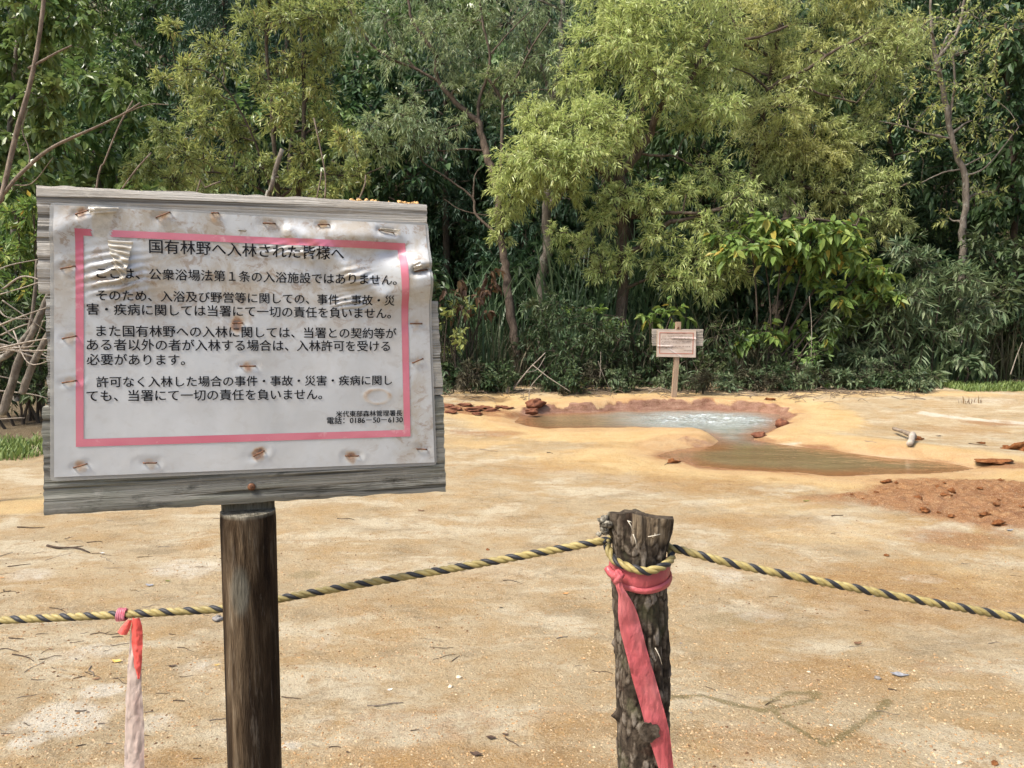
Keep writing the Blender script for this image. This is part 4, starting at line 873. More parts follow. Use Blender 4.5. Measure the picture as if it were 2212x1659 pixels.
lf_reed = leaf_mat('reed_blade', [(0, (.050, .095, .042)), (.6, (.090, .150, .068)), (1, (.18, .23, .125))], .3, .42)
lf_grass = leaf_mat('short_grass', [(0, (.085, .135, .032)), (.6, (.15, .21, .052)), (1, (.22, .27, .085))], .3, .5)

def gpt(x, y, dz=0.0): return np.array([x, y, hz(x, y) + dz])
def sc(r, Y): return r / FPX * Y

# ------------------------------------------------------------------ the hillside: dark trees, copied from a few kinds
def proto_broad(name, label, cat, leafm, seed, h=5.0, rad=1.7, n=20, L=.125, W=.062, group=None, twigs=22, kind='broad', nleaf=12):
    t = Tree(name, label, cat, (0, 0, 0), bark_dark, leafm, seed, group, kind, nleaf=nleaf, L=L, W=W, spread=1.0, up=.1, tdroop=.3, flat=.35, twig_len=.75, ldown=.3, tmb_every=2)
    rg = t.rng; t.stem([(0, 0, -.4), (rg.normal() * .1, rg.normal() * .1, h * .35), (rg.normal() * .25, rg.normal() * .25, h * .7), (rg.normal() * .3, rg.normal() * .3, h * .95)], .10, .02, 18, 7)
    for k in range(n):
        a = k * 2.4 + rg.random(); z = h * (.12 + .88 * (k + .5) / n); prof = math.sin(math.pi * min(max((z / h - .0) * .85 + .12, 0), 1)) ** .7
        rr = rad * prof * (.35 + .65 * rg.random()); t.bough((math.cos(a) * rr, math.sin(a) * rr, z), (.62, .62, .38), twigs)
    return t.done(.22, .15)
def proto_con(seed):
    t = Tree('cedar', 'dark feathery cedar standing on the forest slope', 'tree', (0, 0, 0), bark_dark, lf_con, seed, 'dark cedars on the forest slope', 'lance', nleaf=16, L=.11, W=.022, spread=.9, up=-.1, tdroop=.35, twig_len=.8, ldown=.15, tmb_every=3)
    rg = t.rng; t.stem([(0, 0, -.4), (0, 0, 3), (0, 0, 6.6)], .12, .015, 16, 7)
    for k in range(34):
        a = k * 2.4; z = .8 + 5.8 * k / 34; rr = (1.45 - 1.3 * k / 34) * (.6 + .4 * rg.random()); t.bough((math.cos(a) * rr, math.sin(a) * rr, z - .15), (.55, .55, .26), 24)
    return t.done(.1, .1)
GB, GM = 'dark broadleaf trees on the forest slope', 'mid green trees on the forest slope'
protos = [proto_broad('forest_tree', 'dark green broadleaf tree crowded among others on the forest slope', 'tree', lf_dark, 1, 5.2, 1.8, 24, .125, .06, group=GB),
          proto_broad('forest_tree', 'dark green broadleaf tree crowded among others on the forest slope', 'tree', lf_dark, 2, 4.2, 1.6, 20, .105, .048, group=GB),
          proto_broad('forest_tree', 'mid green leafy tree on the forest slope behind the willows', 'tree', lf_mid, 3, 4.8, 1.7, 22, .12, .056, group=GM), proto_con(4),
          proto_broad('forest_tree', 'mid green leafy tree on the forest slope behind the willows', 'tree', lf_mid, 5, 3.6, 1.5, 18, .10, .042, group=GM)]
rg = np.random.default_rng(5); used = [False] * 5
spots = []
for row, (Y, n, half) in enumerate(((14.6, 10, 10.5), (16.0, 11, 12), (17.6, 12, 13.5), (19.4, 12, 15), (21.6, 12, 17), (24.5, 13, 19), (28.0, 14, 22), (32.0, 14, 25))):
    for k in range(n):
        x = -half + 2 * half * (k + .5 + .5 * (row % 2) - .25) / n + rg.normal() * .4; spots.append((x, Y + rg.normal() * .35, row))
for x, Y, row in spots:
    px = CX + FPX * x / Y
    w_ = np.array([.32, .22, .22, .18, .06])
    if px < 420: w_ = np.array([.2, .15, .35, .1, .2])
    if 500 < px < 760 and row < 4: w_ = np.array([.1, .1, .1, .65, .05])
    if px > 1900: w_ = np.array([.45, .3, .1, .05, .1])
    i = int(rg.choice(5, p=w_)); o = protos[i] if not used[i] else copy_tree(protos[i]); used[i] = True
    s = .85 + .4 * rg.random(); o.location = gpt(x, Y); o.rotation_euler = (0, 0, rg.random() * 6.28); o.scale = (s, s, s * (.9 + .25 * rg.random()))
for i in range(5):
    if not used[i]: protos[i].location = gpt(-3 + 2 * i, 27)

# ------------------------------------------------------------------ the willows at the edge of the clearing
def clumps(t, Y, lst, n, sq=.8, dY=.25, **kw):
    for c in lst:
        px, py, r = c[:3]; y = Y + (c[3] if len(c) > 3 else t.rng.normal() * dY); rr = sc(r, y) * (.9 if 'willow' in t.root.name else 1.0)
        t.bough(P(px, py, y), (rr * t.rng.uniform(.85, 1.25), rr, rr * sq * t.rng.uniform(.6, 1.05)), n * (r / 60) ** 1.6, **kw)
Yw = 11.3
t = Tree('willow', 'bright yellow-green willow with the largest crown, behind the small notice board', 'tree', gpt(P(1342, 700, Yw)[0], Yw), bark_brown, lf_bright, 21, nleaf=22, L=.088, W=.0150, spread=1.0, up=.2, tdroop=.22, twig_len=.9, ldown=.10)
b0 = t.base - [0, 0, .2]
t.stem([b0, P(1342, 670, Yw), P(1345, 592, Yw), P(1343, 518, Yw), P(1346, 464, Yw), P(1341, 400, Yw), P(1337, 372, Yw)], sc(13, Yw), sc(11, Yw), 40, 11, .22)
t.stem([P(1337, 376, Yw), P(1371, 340, Yw), P(1404, 292, Yw), P(1419, 247, Yw - .1), P(1455, 205, Yw - .1), P(1493, 170, Yw), P(1530, 90, Yw)], sc(10, Yw), sc(4, Yw))
t.stem([P(1371, 340, Yw), P(1377, 298, Yw - .1), P(1376, 270, Yw - .1), P(1389, 250, Yw), P(1383, 196, Yw), P(1380, 89, Yw), P(1370, 20, Yw)], sc(6, Yw), sc(2, Yw))
t.stem([P(1339, 410, Yw), P(1300, 372, Yw - .3), P(1250, 345, Yw - .5), P(1190, 330, Yw - .6)], sc(6, Yw), sc(2.5, Yw))
t.stem([P(1358, 470, Yw), P(1400, 463, Yw - .2), P(1450, 459, Yw - .3), P(1498, 461, Yw - .4), P(1560, 452, Yw - .4)], sc(5, Yw), sc(2.5, Yw))
t.stem([P(1352, 545, Yw), P(1382, 535, Yw - .1), P(1420, 500, Yw - .2), P(1450, 480, Yw - .3), P(1498, 470, Yw - .35), P(1580, 440, Yw - .4)], sc(7, Yw), sc(2.5, Yw))
t.stem([P(1374, 331, Yw), P(1420, 337, Yw), P(1455, 337, Yw), P(1500, 360, Yw), P(1540, 368, Yw)], sc(3, Yw), sc(1.5, Yw))
clumps(t, Yw, [(1180, 300, 70, -.6), (1250, 275, 75, -.5), (1120, 345, 55, -.6), (1300, 325, 62, -.5), (1200, 372, 66, -.6), (1110, 410, 46, -.5), (1275, 235, 50, -.3), (1335, 262, 55, -.4), (1155, 250, 50, -.5),
               (1092, 462, 38, -.3), (1145, 410, 45, -.4), (1250, 330, 60, -.9), (1170, 340, 55, -.95), (1085, 505, 26, -.2), (1230, 410, 40, -.5), (1090, 380, 34, -.3)], 62)
clumps(t, Yw, [(1335, 60, 75), (1400, 30, 75), (1262, 92, 55), (1450, 105, 75), (1380, 130, 68), (1305, 150, 55), (1480, 185, 62), (1545, 140, 58), (1440, 212, 55, -.4), (1530, 60, 66), (1500, 255, 55), (1240, 165, 45), (1400, -30, 70), (1300, -20, 60), (1510, -20, 70), (1560, 230, 50), (1420, 165, 60, -.7), (1350, 90, 60, -.6)], 58)
clumps(t, Yw, [(1330, 425, 44, -.4), (1400, 432, 52, -.4), (1300, 472, 40, -.3), (1424, 512, 46, -.4), (1345, 562, 40, -.45), (1300, 588, 36, -.4), (1285, 540, 34, -.3), (1482, 420, 46, -.3), (1250, 520, 26, .2), (1205, 505, 30, .2), (1230, 555, 22, .2)], 52)
clumps(t, Yw, [(1525, 480, 48, -.4), (1562, 540, 52, -.4), (1500, 562, 52, -.4), (1460, 602, 46, -.4), (1600, 420, 55, -.3), (1550, 375, 50, -.2), (1530, 620, 40, -.4), (1590, 590, 44, -.3), (1420, 575, 30, -.3)], 52)
t.done(.16)

Yr = 12.6
t = Tree('willow', 'tall willow with yellowing lower boughs, right of the bright willow', 'tree', gpt(P(1640, 700, Yr)[0], Yr), bark_brown, lf_right, 22, nleaf=21, L=.088, W=.0150, spread=1.0, up=.2, tdroop=.22, twig_len=.9, ldown=.10)
t.stem([t.base - [0, 0, .2], P(1636, 640, Yr), P(1628, 520, Yr), P(1625, 400, Yr), P(1640, 300, Yr), P(1660, 180, Yr), P(1690, 40, Yr)], sc(10, Yr), sc(4, Yr), 34)
t.stem([P(1650, 225, Yr), P(1673, 185, Yr - .5), P(1744, 149, Yr - .7), P(1792, 116, Yr - .7), P(1860, 80, Yr - .6)], sc(5, Yr), sc(2, Yr))
t.stem([P(1650, 225, Yr), P(1720, 190, Yr - .6), P(1780, 205, Yr - .7), P(1850, 222, Yr - .6)], sc(3, Yr), sc(1.4, Yr))
t.stem([P(1658, 120, Yr), P(1600, 90, Yr - .6), P(1640, 80, Yr - .8), P(1702, 56, Yr - .8)], sc(4, Yr), sc(2, Yr))
t.stem([P(1626, 420, Yr), P(1700, 400, Yr - .4), P(1800, 415, Yr - .6), P(1910, 418, Yr - .6), P(1960, 396, Yr - .6)], sc(5, Yr), sc(2, Yr))
t.stem([P(1628, 500, Yr), P(1571, 479, Yr - .9), P(1630, 482, Yr - 1.1), P(1700, 474, Yr - 1.1), P(1762, 473, Yr - 1.0), P(1850, 488, Yr - 1.0)], sc(5, Yr), sc(2, Yr))
gl = []
for (x0, x1, y, k) in ((1560, 1900, -20, 7), (1600, 1930, 50, 7), (1620, 1960, 110, 7), (1590, 1900, 170, 7), (1600, 1880, 235, 6), (1610, 1840, 300, 5)):
    gl += [(x + t.rng.normal() * 10, y + t.rng.normal() * 12, 58) for x in np.linspace(x0, x1, k)]
clumps(t, Yr, gl, 46, dY=.4)
clumps(t, Yr, [(1700, 285, 45, -.6), (1760, 265, 48, -.6), (1810, 285, 42, -.6), (1740, 330, 46, -.6), (1680, 345, 48, -.5), (1790, 345, 50, -.6), (1840, 370, 52, -.6), (1880, 400, 50, -.6), (1930, 395, 40, -.6), (1740, 400, 46, -.6), (1690, 420, 44, -.6), (1900, 460, 54, -.6),
               (1840, 440, 54, -.6), (1950, 480, 34, -.5), (1640, 390, 46, -.4), (1800, 420, 44, -.6), (1650, 450, 40, -.6), (1610, 500, 30, -.8), (1880, 495, 45, -.5), (1930, 130, 40, -.5), (1950, 80, 30, -.5), (1740, 455, 30, -.9)], 50)
t.done(.16)

Ym = 11.8
t = Tree('willow', 'grey-green willow with a bare forked trunk leaning left, right of the near board', 'tree', gpt(P(1126, 812, 10.2)[0], 10.4), bark_brown, lf_grey, 23, nleaf=17, L=.092, W=.0150, spread=.95, up=.15, tdroop=.35, twig_len=.9, ldown=.28)
Yb = 10.4; f = lambda px, py, y=None: P(px, py, y if y else np.interp(py, [220, 820], [Ym, Yb]))
t.stem([t.base - [0, 0, .15], f(1121, 795), f(1111, 726), f(1099, 652), f(1090, 562), f(1081, 512), f(1077, 473), f(1076, 411), f(1053, 342), f(1038, 283), f(1028, 259)], sc(10, 11), sc(7.5, 11), 50, 10, .2)
t.stem([f(1028, 259), f(987, 223), f(945, 170), f(942, 119), f(915, 80), f(891, 45), f(880, -10)], sc(6.5, 11), sc(3, 11))
t.stem([f(955, 180), f(900, 150), f(841, 125), f(796, 89), f(766, 45), f(750, 0)], sc(3.5, 11), sc(1.5, 11))
t.stem([f(900, 150), f(860, 105), f(830, 60)], sc(2.2, 11), sc(1, 11))
t.stem([f(1034, 275), f(1034, 220), f(1052, 167), f(1058, 119), f(1045, 60), f(1034, -10)], sc(4, 11), sc(2, 11))
t.stem([f(1078, 400), f(1083, 340), f(1084, 280), f(1085, 223), f(1068, 190), f(1052, 167)], sc(4, 11), sc(3, 11))
t.stem([f(1085, 223), f(1120, 160), f(1150, 100), f(1190, 40)], sc(3, 11), sc(1.5, 11))
t.stem([f(1058, 119), f(1100, 70), f(1150, 20)], sc(2, 11), sc(1, 11))
t.stem([f(1081, 512), f(1050, 485), f(1026, 461), f(1022, 429), f(980, 395), f(935, 365), f(909, 345), f(920, 320), f(945, 295)], sc(3.2, 11), sc(1.3, 11))
t.stem([f(1046, 325), f(1000, 322), f(950, 326), f(905, 316), f(860, 318)], sc(2.4, 11), sc(1, 11))
t.stem([f(1022, 429), f(1026, 380), f(1042, 358)], sc(2, 11), sc(1, 11)); t.stem([f(1078, 470), f(1000, 455), f(960, 430)], sc(1.6, 11), sc(.7, 11))
t.stem([f(909, 345), f(895, 300), f(898, 270)], sc(1.5, 11), sc(.7, 11))
n0 = len(t.nodes)
clumps(t, Ym, [(760, 60, 50), (850, 40, 60), (940, 60, 60), (1020, 50, 60), (1090, 60, 60), (850, 130, 40), (960, 140, 52), (1000, 195, 46), (880, 215, 44), (1080, 165, 52), (1130, 120, 55), (1160, 50, 56), (930, -10, 60), (1060, -20, 60), (1180, 120, 44), (1130, 200, 46), (1210, 210, 40), (1170, 250, 36), (990, 270, 36)], 40, dY=.35)
clumps(t, Ym, [(860, 250, 42, -.5), (800, 272, 48, -.5), (905, 262, 44, -.5), (950, 300, 40, -.4), (820, 320, 38, -.5), (760, 320, 40, -.5), (890, 300, 36, -.5), (1060, 230, 36, .3), (1010, 110, 50, .4)], 44)
t.done(.14)

t = Tree('willow', 'grey-trunked tree half hidden between the leaning willow and the bright willow', 'tree', gpt(P(1171, 690, 12.2)[0], 12.2), bark_grey, lf_grey, 24, nleaf=17, L=.092, W=.0150, spread=.95, up=.12, tdroop=.35, twig_len=.9, ldown=.28)
t.stem([t.base - [0, 0, .2], P(1171, 637, 12.2), P(1168, 592, 12.2), P(1180, 551, 12.2), P(1183, 503, 12.2), P(1181, 440, 12.2), P(1184, 384, 12.2), P(1190, 250, 12.3), P(1210, 130, 12.3), P(1215, 0, 12.4)], sc(13, 12.2), sc(5, 12.2), 44, 10)
t.stem([P(1182, 450, 12.2), P(1240, 385, 12), P(1275, 340, 12), P(1300, 280, 12.2)], sc(9, 12), sc(3, 12))
t.stem([P(1195, 240, 12.3), P(1175, 160, 12.3), P(1130, 60, 12.2)], sc(4, 12), sc(2, 12)); t.stem([P(1195, 240, 12.3), P(1235, 180, 12.3), P(1262, 130, 12.2)], sc(4, 12), sc(2, 12))
clumps(t, 12.4, [(1215, 60, 56), (1160, 0, 56), (1260, 0, 56), (1190, 140, 46), (1250, 200, 46), (1140, 150, 42), (1200, 200, 40), (1220, 290, 36)], 40, dY=.2)
t.done(.14)

Yl = 9.6
t = Tree('willow', 'olive willow with dead lower twigs, rising behind the near board', 'tree', gpt(P(590, 700, Yl)[0], Yl), bark_dark, lf_olive, 25, nleaf=14, L=.075, W=.0165, spread=.95, up=.2, tdroop=.2, twig_len=.85, ldown=.1)
t.stem([t.base - [0, 0, .2], P(596, 560, Yl), P(600, 420, Yl), P(592, 300, Yl), P(583, 190, Yl), P(575, 90, Yl), P(585, -20, Yl)], sc(8, Yl), sc(3, Yl), 34)
t.stem([P(598, 480, Yl), P(650, 400, Yl), P(655, 150, Yl + .3), P(652, 60, Yl + .3), P(655, -20, Yl + .3)], sc(6, Yl), sc(2.5, Yl))
t.stem([P(598, 450, Yl), P(560, 330, Yl - .1), P(520, 240, Yl - .2), P(480, 180, Yl - .3)], sc(3, Yl), sc(1.5, Yl))
t.stem([P(600, 430, Yl), P(500, 380, Yl - .2), P(430, 372, Yl - .3), P(350, 385, Yl - .3)], sc(3, Yl), sc(1.2, Yl))
t.stem([P(600, 430, Yl), P(680, 380, Yl), P(770, 380, Yl), P(830, 360, Yl)], sc(3, Yl), sc(1.2, Yl))
clumps(t, Yl, [(545, 55, 50), (620, 35, 45), (480, 115, 52), (420, 190, 46), (400, 150, 30), (452, 210, 44), (570, 165, 46), (645, 130, 46), (700, 120, 42), (430, 265, 46), (500, 262, 40), (350, 280, 36), (330, 345, 46), (400, 335, 46), (455, 350, 40), (520, 300, 44),
               (600, 250, 44), (660, 235, 44), (700, 270, 40), (745, 300, 34), (560, 360, 44), (650, 385, 38), (730, 385, 40), (770, 370, 34), (300, 370, 34), (490, 395, 40), (440, 400, 38), (690, 40, 50), (740, 20, 50), (660, 330, 34), (620, 405, 36), (375, 392, 40), (700, 412, 30), (350, 170, 26), (365, 60, 26), (620, 200, 36), (690, 190, 36), (560, -20, 50), (640, -20, 50)], 70, dY=.3)
t.done(.05)

Yt = 11.6
t = Tree('thin_tree', 'thin forked tree with sparse olive leaves at the right edge of the clearing', 'tree', gpt(P(2084, 620, Yt)[0], Yt), bark_grey, lf_olive, 26, nleaf=9, L=.08, W=.026, spread=1.0, up=.1, tdroop=.15, twig_len=.9, ldown=.15)
q = lambda a, b: P(a, b, Yt)
t.stem([t.base - [0, 0, .2], q(2078, 560), q(2080, 491), q(2086, 430), q(2083, 372), q(2071, 348), q(2056, 298), q(2048, 259), q(2040, 215), q(2030, 164), q(2021, 119)], sc(9, Yt), sc(4.5, Yt), 40)
t.stem([q(2021, 125), q(2016, 90), q(2012, 51), q(2008, -20)], sc(4, Yt), sc(2, Yt)); t.stem([q(2022, 132), q(2050, 95), q(2071, 60), q(2083, 0), q(2090, -40)], sc(3.8, Yt), sc(2, Yt)); t.stem([q(2024, 140), q(2045, 80), q(2066, 66)], sc(2.4, Yt), sc(1.4, Yt))
t.stem([q(2050, 268), q(2057, 220), q(2062, 179), q(2060, 140), q(2056, 107)], sc(3, Yt), sc(1.8, Yt))
t.stem([q(2056, 300), q(2000, 288), q(1950, 272), q(1900, 262)], sc(2.2, Yt), sc(.9, Yt)); t.stem([q(2076, 366), q(2040, 372), q(2010, 385), q(1990, 395)], sc(2.2, Yt), sc(.9, Yt)); t.stem([q(2076, 362), q(2110, 345), q(2150, 325)], sc(2, Yt), sc(.8, Yt)); t.stem([q(2083, 380), q(2130, 360), q(2200, 275)], sc(2, Yt), sc(.8, Yt))
clumps(t, Yt, [(1990, 60, 40), (2000, 140, 44), (2040, 40, 44), (2090, 110, 50), (2110, 40, 46), (2080, 180, 48), (2130, 200, 46), (1975, 200, 40), (2020, 230, 34), (2100, 260, 46), (2150, 120, 46), (1960, 260, 34), (2000, 300, 34), (2140, 290, 36), (2100, 330, 30), (2190, 60, 40), (2110, 400, 30), (1985, 330, 30), (2150, 420, 28), (2050, 470, 30)], 22, dY=.3)
t.done(.08)

# big dark leafy tree closing the right edge
t = Tree('forest_tree', 'dark big-leaved tree at the right edge, behind the thin forked tree', 'tree', gpt(P(2200, 640, 12.8)[0], 12.8), bark_dark, lf_dark, 27, kind='broad', nleaf=11, L=.14, W=.075, spread=1.0, up=.05, tdroop=.3, flat=.4, twig_len=.8, ldown=.3)
t.stem([t.base - [0, 0, .2], P(2190, 450, 12.8), P(2180, 250, 12.8), P(2170, 50, 12.8)], sc(9, 12.8), sc(3, 12.8))
clumps(t, 12.8, [(2150, 60, 70), (2210, 130, 70), (2190, 230, 60), (2150, 340, 50), (2200, 330, 60), (2190, 430, 60), (2150, 460, 44), (2210, 520, 60), (2250, 60, 70), (2250, 260, 70), (2120, 160, 50), (2250, 420, 70)], 20, dY=.3)
t.done(.25)
# leafy tree closing the left edge
Yq = 8.6
t = Tree('forest_tree', 'round-leaved green tree at the left edge above the brushwood', 'tree', gpt(P(20, 640, Yq)[0], Yq), bark_grey, lf_mid, 28, kind='broad', nleaf=11, L=.088, W=.062, spread=1.0, up=.1, tdroop=.2, twig_len=.85, ldown=.3)
t.stem([t.base - [0, 0, .2], P(30, 500, Yq), P(20, 300, Yq), P(40, 60, Yq)], sc(9, Yq), sc(4, Yq))
clumps(t, Yq, [(20, 40, 60), (80, 10, 60), (30, 130, 60), (110, 80, 50), (20, 230, 60), (90, 210, 46), (40, 320, 60), (110, 280, 40), (150, 30, 50), (30, 400, 50), (90, 380, 40), (-40, 100, 70), (-40, 300, 70), (60, 470, 50), (20, 540, 56), (70, 560, 46), (-30, 480, 60), (40, 620, 46), (80, 640, 36), (15, 690, 46), (-30, 620, 60)], 30, dY=.3)
t.done(.25)

# ------------------------------------------------------------------ shrubs and undergrowth
def shrub(name, label, cat, px, py_base, Y, lst, leafm, seed, n=34, kind='lance', bark=None, group=None, stems=5, droop=.12, sq=.85, dY=.2, **lk):
    x = P(px, 500, Y)[0]; t = Tree(name, label, cat, gpt(x, Y), bark or bark_dark, leafm, seed, group, kind, **lk)
    for k in range(stems):
        c = lst[k % len(lst)]; b = t.base + [t.rng.normal() * .1, t.rng.normal() * .06, -.05]; e = P(c[0], c[1], Y)
        t.stem([b, b * .5 + e * .5 + t.rng.normal(size=3) * .06, e], .016, .007, 12, 5)
    clumps(t, Y, lst, n, sq, dY); return t.done(droop)
LW = dict(nleaf=10, L=.11, W=.028, spread=1.0, up=.2, tdroop=.25, twig_len=.8, ldown=.2)
shrub('broadleaf_shrub', 'layered shrub with large yellow-green leaves reaching right, beyond the small notice board', 'shrub', 1650, 800, 10.6,
      [(1620, 490, 50), (1690, 478, 50), (1760, 490, 50), (1820, 505, 48), (1650, 535, 46), (1730, 540, 50), (1800, 555, 50), (1870, 575, 44), (1910, 590, 36), (1840, 610, 50), (1900, 640, 38), (1930, 636, 26), (1800, 640, 44), (1860, 665, 36), (1820, 690, 30), (1740, 590, 44), (1590, 545, 36), (1660, 715, 40), (1720, 708, 34), (1610, 735, 30), (1690, 520, 44), (1760, 530, 44), (1850, 540, 40), (1780, 725, 26), (1560, 510, 34)], lf_broad, 31, 22, 'broad', stems=10, droop=.28, sq=.34, nleaf=8, L=.125, W=.072, spread=1.0, up=.05, tdroop=.22, flat=.62, twig_len=1.0, ldown=.22, twig_r=.004)
shrub('broadleaf_shrub', 'low flat spray of big yellow-green leaves just above the small notice board', 'shrub', 1450, 800, 10.5, [(1400, 690, 34), (1450, 682, 36), (1350, 690, 26), (1290, 680, 24), (1240, 665, 22)], lf_broad, 32, 16, 'broad', stems=3, droop=.3, sq=.4, nleaf=7, L=.13, W=.065, spread=1.0, up=.0, tdroop=.2, flat=.6, twig_len=.9, ldown=.3)
shrub('lance_leaved_shrub', 'wide bluish green shrub with lance-shaped leaves at the right edge of the clearing', 'shrub', 1990, 820, 10.5,
      [(1900, 690, 50), (1960, 640, 56), (2030, 640, 56), (1930, 760, 56), (2000, 720, 60), (2070, 700, 56), (1880, 780, 44), (1960, 800, 44), (2040, 790, 44), (1840, 760, 44), (2100, 660, 50), (1990, 580, 48), (1950, 540, 40), (1860, 810, 30), (1900, 820, 28), (2010, 815, 24), (1820, 810, 30), (2080, 600, 44), (1800, 700, 40)], lf_blue, 33, 40, stems=9, nleaf=11, L=.145, W=.030, spread=1.0, up=.15, tdroop=.3, twig_len=.85, ldown=.12)
shrub('lance_leaved_shrub', 'dark bluish shrub in the far right corner behind the grass', 'shrub', 2180, 800, 11.2, [(2150, 640, 50), (2200, 600, 56), (2190, 690, 56), (2150, 560, 50), (2210, 760, 50), (2240, 680, 60), (2110, 540, 44), (2200, 540, 50)], lf_under, 34, 34, stems=6, nleaf=10, L=.15, W=.045, spread=1.0, up=.1, tdroop=.3, twig_len=.85, ldown=.2)
shrub('big_leaved_shrub', 'small round shrub of broad bluish leaves on the grass at right', 'shrub', 2100, 812, 10.3, [(2090, 775, 30), (2125, 785, 28), (2060, 768, 24)], lf_blue, 35, 24, 'broad', stems=3, droop=.2, nleaf=8, L=.12, W=.05, spread=1.0, up=.2, tdroop=.2, twig_len=.9, ldown=.05)
shrub('leafy_shrub', 'fresh light green sapling at the foot of the broad-leaved shrub', 'shrub', 1745, 830, 10.0, [(1730, 775, 26), (1760, 765, 22), (1715, 790, 18), (1745, 740, 16), (1775, 830, 14), (1785, 815, 12)], lf_fresh, 36, 30, stems=4, nleaf=9, L=.075, W=.030, spread=1.0, up=.2, tdroop=.2, twig_len=.9, ldown=.1)
shrub('leafy_shrub', 'dense dark green shrub of fine leaves beside the leaning willow trunk', 'shrub', 1230, 830, 10.2, [(1180, 700, 44), (1230, 690, 46), (1280, 700, 46), (1160, 750, 46), (1220, 760, 54), (1290, 760, 50), (1340, 730, 40), (1330, 780, 44), (1250, 810, 40), (1180, 800, 36), (1310, 815, 34), (1200, 650, 34), (1150, 660, 26)], lf_under, 37, 46, stems=7, nleaf=12, L=.085, W=.024, spread=1.0, up=.15, tdroop=.25, twig_len=.85, ldown=.12)
shrub('leafy_shrub', 'dark leafy shrub behind the stake of the small notice board', 'shrub', 1440, 840, 10.3, [(1390, 760, 40), (1420, 800, 36), (1480, 780, 40), (1530, 800, 36), (1370, 810, 32), (1560, 770, 36), (1600, 800, 34), (1460, 825, 22), (1400, 830, 22)], lf_under, 38, 36, 'broad', stems=6, nleaf=9, L=.075, W=.042, spread=1.0, up=.2, tdroop=.2, twig_len=.85, ldown=.15)
shrub('leafy_shrub', 'thin olive shrub mixed with dry stems between the notice board and the sapling', 'shrub', 1640, 838, 10.2, [(1560, 720, 40), (1610, 740, 40), (1660, 760, 40), (1640, 800, 36), (1690, 800, 34), (1590, 830, 22), (1650, 830, 22), (1720, 825, 20), (1560, 800, 26)], lf_under, 39, 30, stems=7, nleaf=9, L=.09, W=.026, spread=1.0, up=.25, tdroop=.2, twig_len=.9, ldown=.15)
shrub('leafy_shrub', 'yellow-leaved spindly shrub beside the right end of the near board', 'shrub', 985, 830, 9.9, [(965, 690, 26), (985, 720, 28), (1000, 660, 24), (975, 750, 22), (1010, 740, 20)], lf_olive, 40, 22, 'broad', stems=4, nleaf=8, L=.07, W=.04, spread=1.0, up=.2, tdroop=.2, twig_len=.9, ldown=.15)
shrub('withered_shrub', 'withered brown-leaved shrub left of the leaning willow trunk', 'shrub', 1030, 800, 10.8, [(1000, 600, 34), (1050, 590, 34), (1060, 640, 34), (1010, 650, 34), (960, 620, 30), (1040, 690, 30)], lf_brown, 41, 8, 'broad', stems=5, droop=.3, nleaf=8, L=.10, W=.06, spread=1.0, up=.0, tdroop=.4, twig_len=.9, ldown=.5)
shrub('leafy_shrub', 'low green shrub with pale flowers under the dry reeds beside the near board', 'shrub', 985, 838, 9.8, [(965, 800, 34), (1000, 810, 34), (1040, 800, 30), (1060, 820, 24), (970, 825, 24)], lf_under, 42, 34, 'broad', stems=4, nleaf=9, L=.075, W=.045, spread=1.0, up=.2, tdroop=.2, twig_len=.85, ldown=.15)
shrub('leafy_shrub', 'yellow-green shrub at the left edge beside the top plank of the near board', 'shrub', 60, 800, 7.6, [(40, 470, 46), (75, 520, 40), (30, 560, 46), (60, 620, 40), (20, 640, 40), (70, 450, 30), (65, 700, 34), (20, 730, 34)], lf_broad, 43, 40, stems=6, nleaf=10, L=.085, W=.032, spread=1.0, up=.2, tdroop=.25, twig_len=.85, ldown=.15)
for i, (px, Y, lab, lst) in enumerate(((1180, 12.6, 'dark leafy thicket behind the grey trunk', [(1100, 600, 60), (1180, 560, 60), (1240, 620, 60), (1120, 680, 56), (1200, 660, 56)]), (1420, 12.4, 'dark leafy thicket behind the bright willow trunk', [(1300, 640, 60), (1380, 620, 60), (1460, 640, 60), (1400, 560, 60), (1480, 560, 60), (1340, 720, 56), (1440, 720, 56), (1520, 700, 56)]),
                                        (1650, 12.4, 'dark leafy thicket behind the broad-leaved shrub', [(1580, 620, 60), (1650, 600, 60), (1720, 640, 60), (1620, 700, 60), (1700, 720, 60), (1780, 680, 60), (1840, 600, 60)]), (980, 12.6, 'dark leafy thicket beside the upper right corner of the near board', [(920, 600, 40), (1040, 600, 40), (940, 660, 46), (1000, 670, 46)]),
                                        (2100, 12.6, 'dark leafy thicket behind the thin forked tree', [(2000, 560, 44), (2150, 620, 50), (2040, 640, 50)]), (300, 11.2, 'green leafy thicket above the left half of the near board', [(250, 380, 60), (330, 420, 60), (200, 330, 60), (180, 430, 60), (280, 300, 50), (130, 300, 60), (250, 200, 60), (160, 180, 60), (420, 440, 60), (120, 420, 60)]))):
    shrub('thicket', lab, 'thicket', px, 800, Y, lst, lf_dark if i != 5 else lf_mid, 50 + i, 26, 'broad', stems=6, droop=.2, nleaf=9, L=.15, W=.07, spread=1.0, up=.1, tdroop=.3, flat=.3, twig_len=.85, ldown=.25)

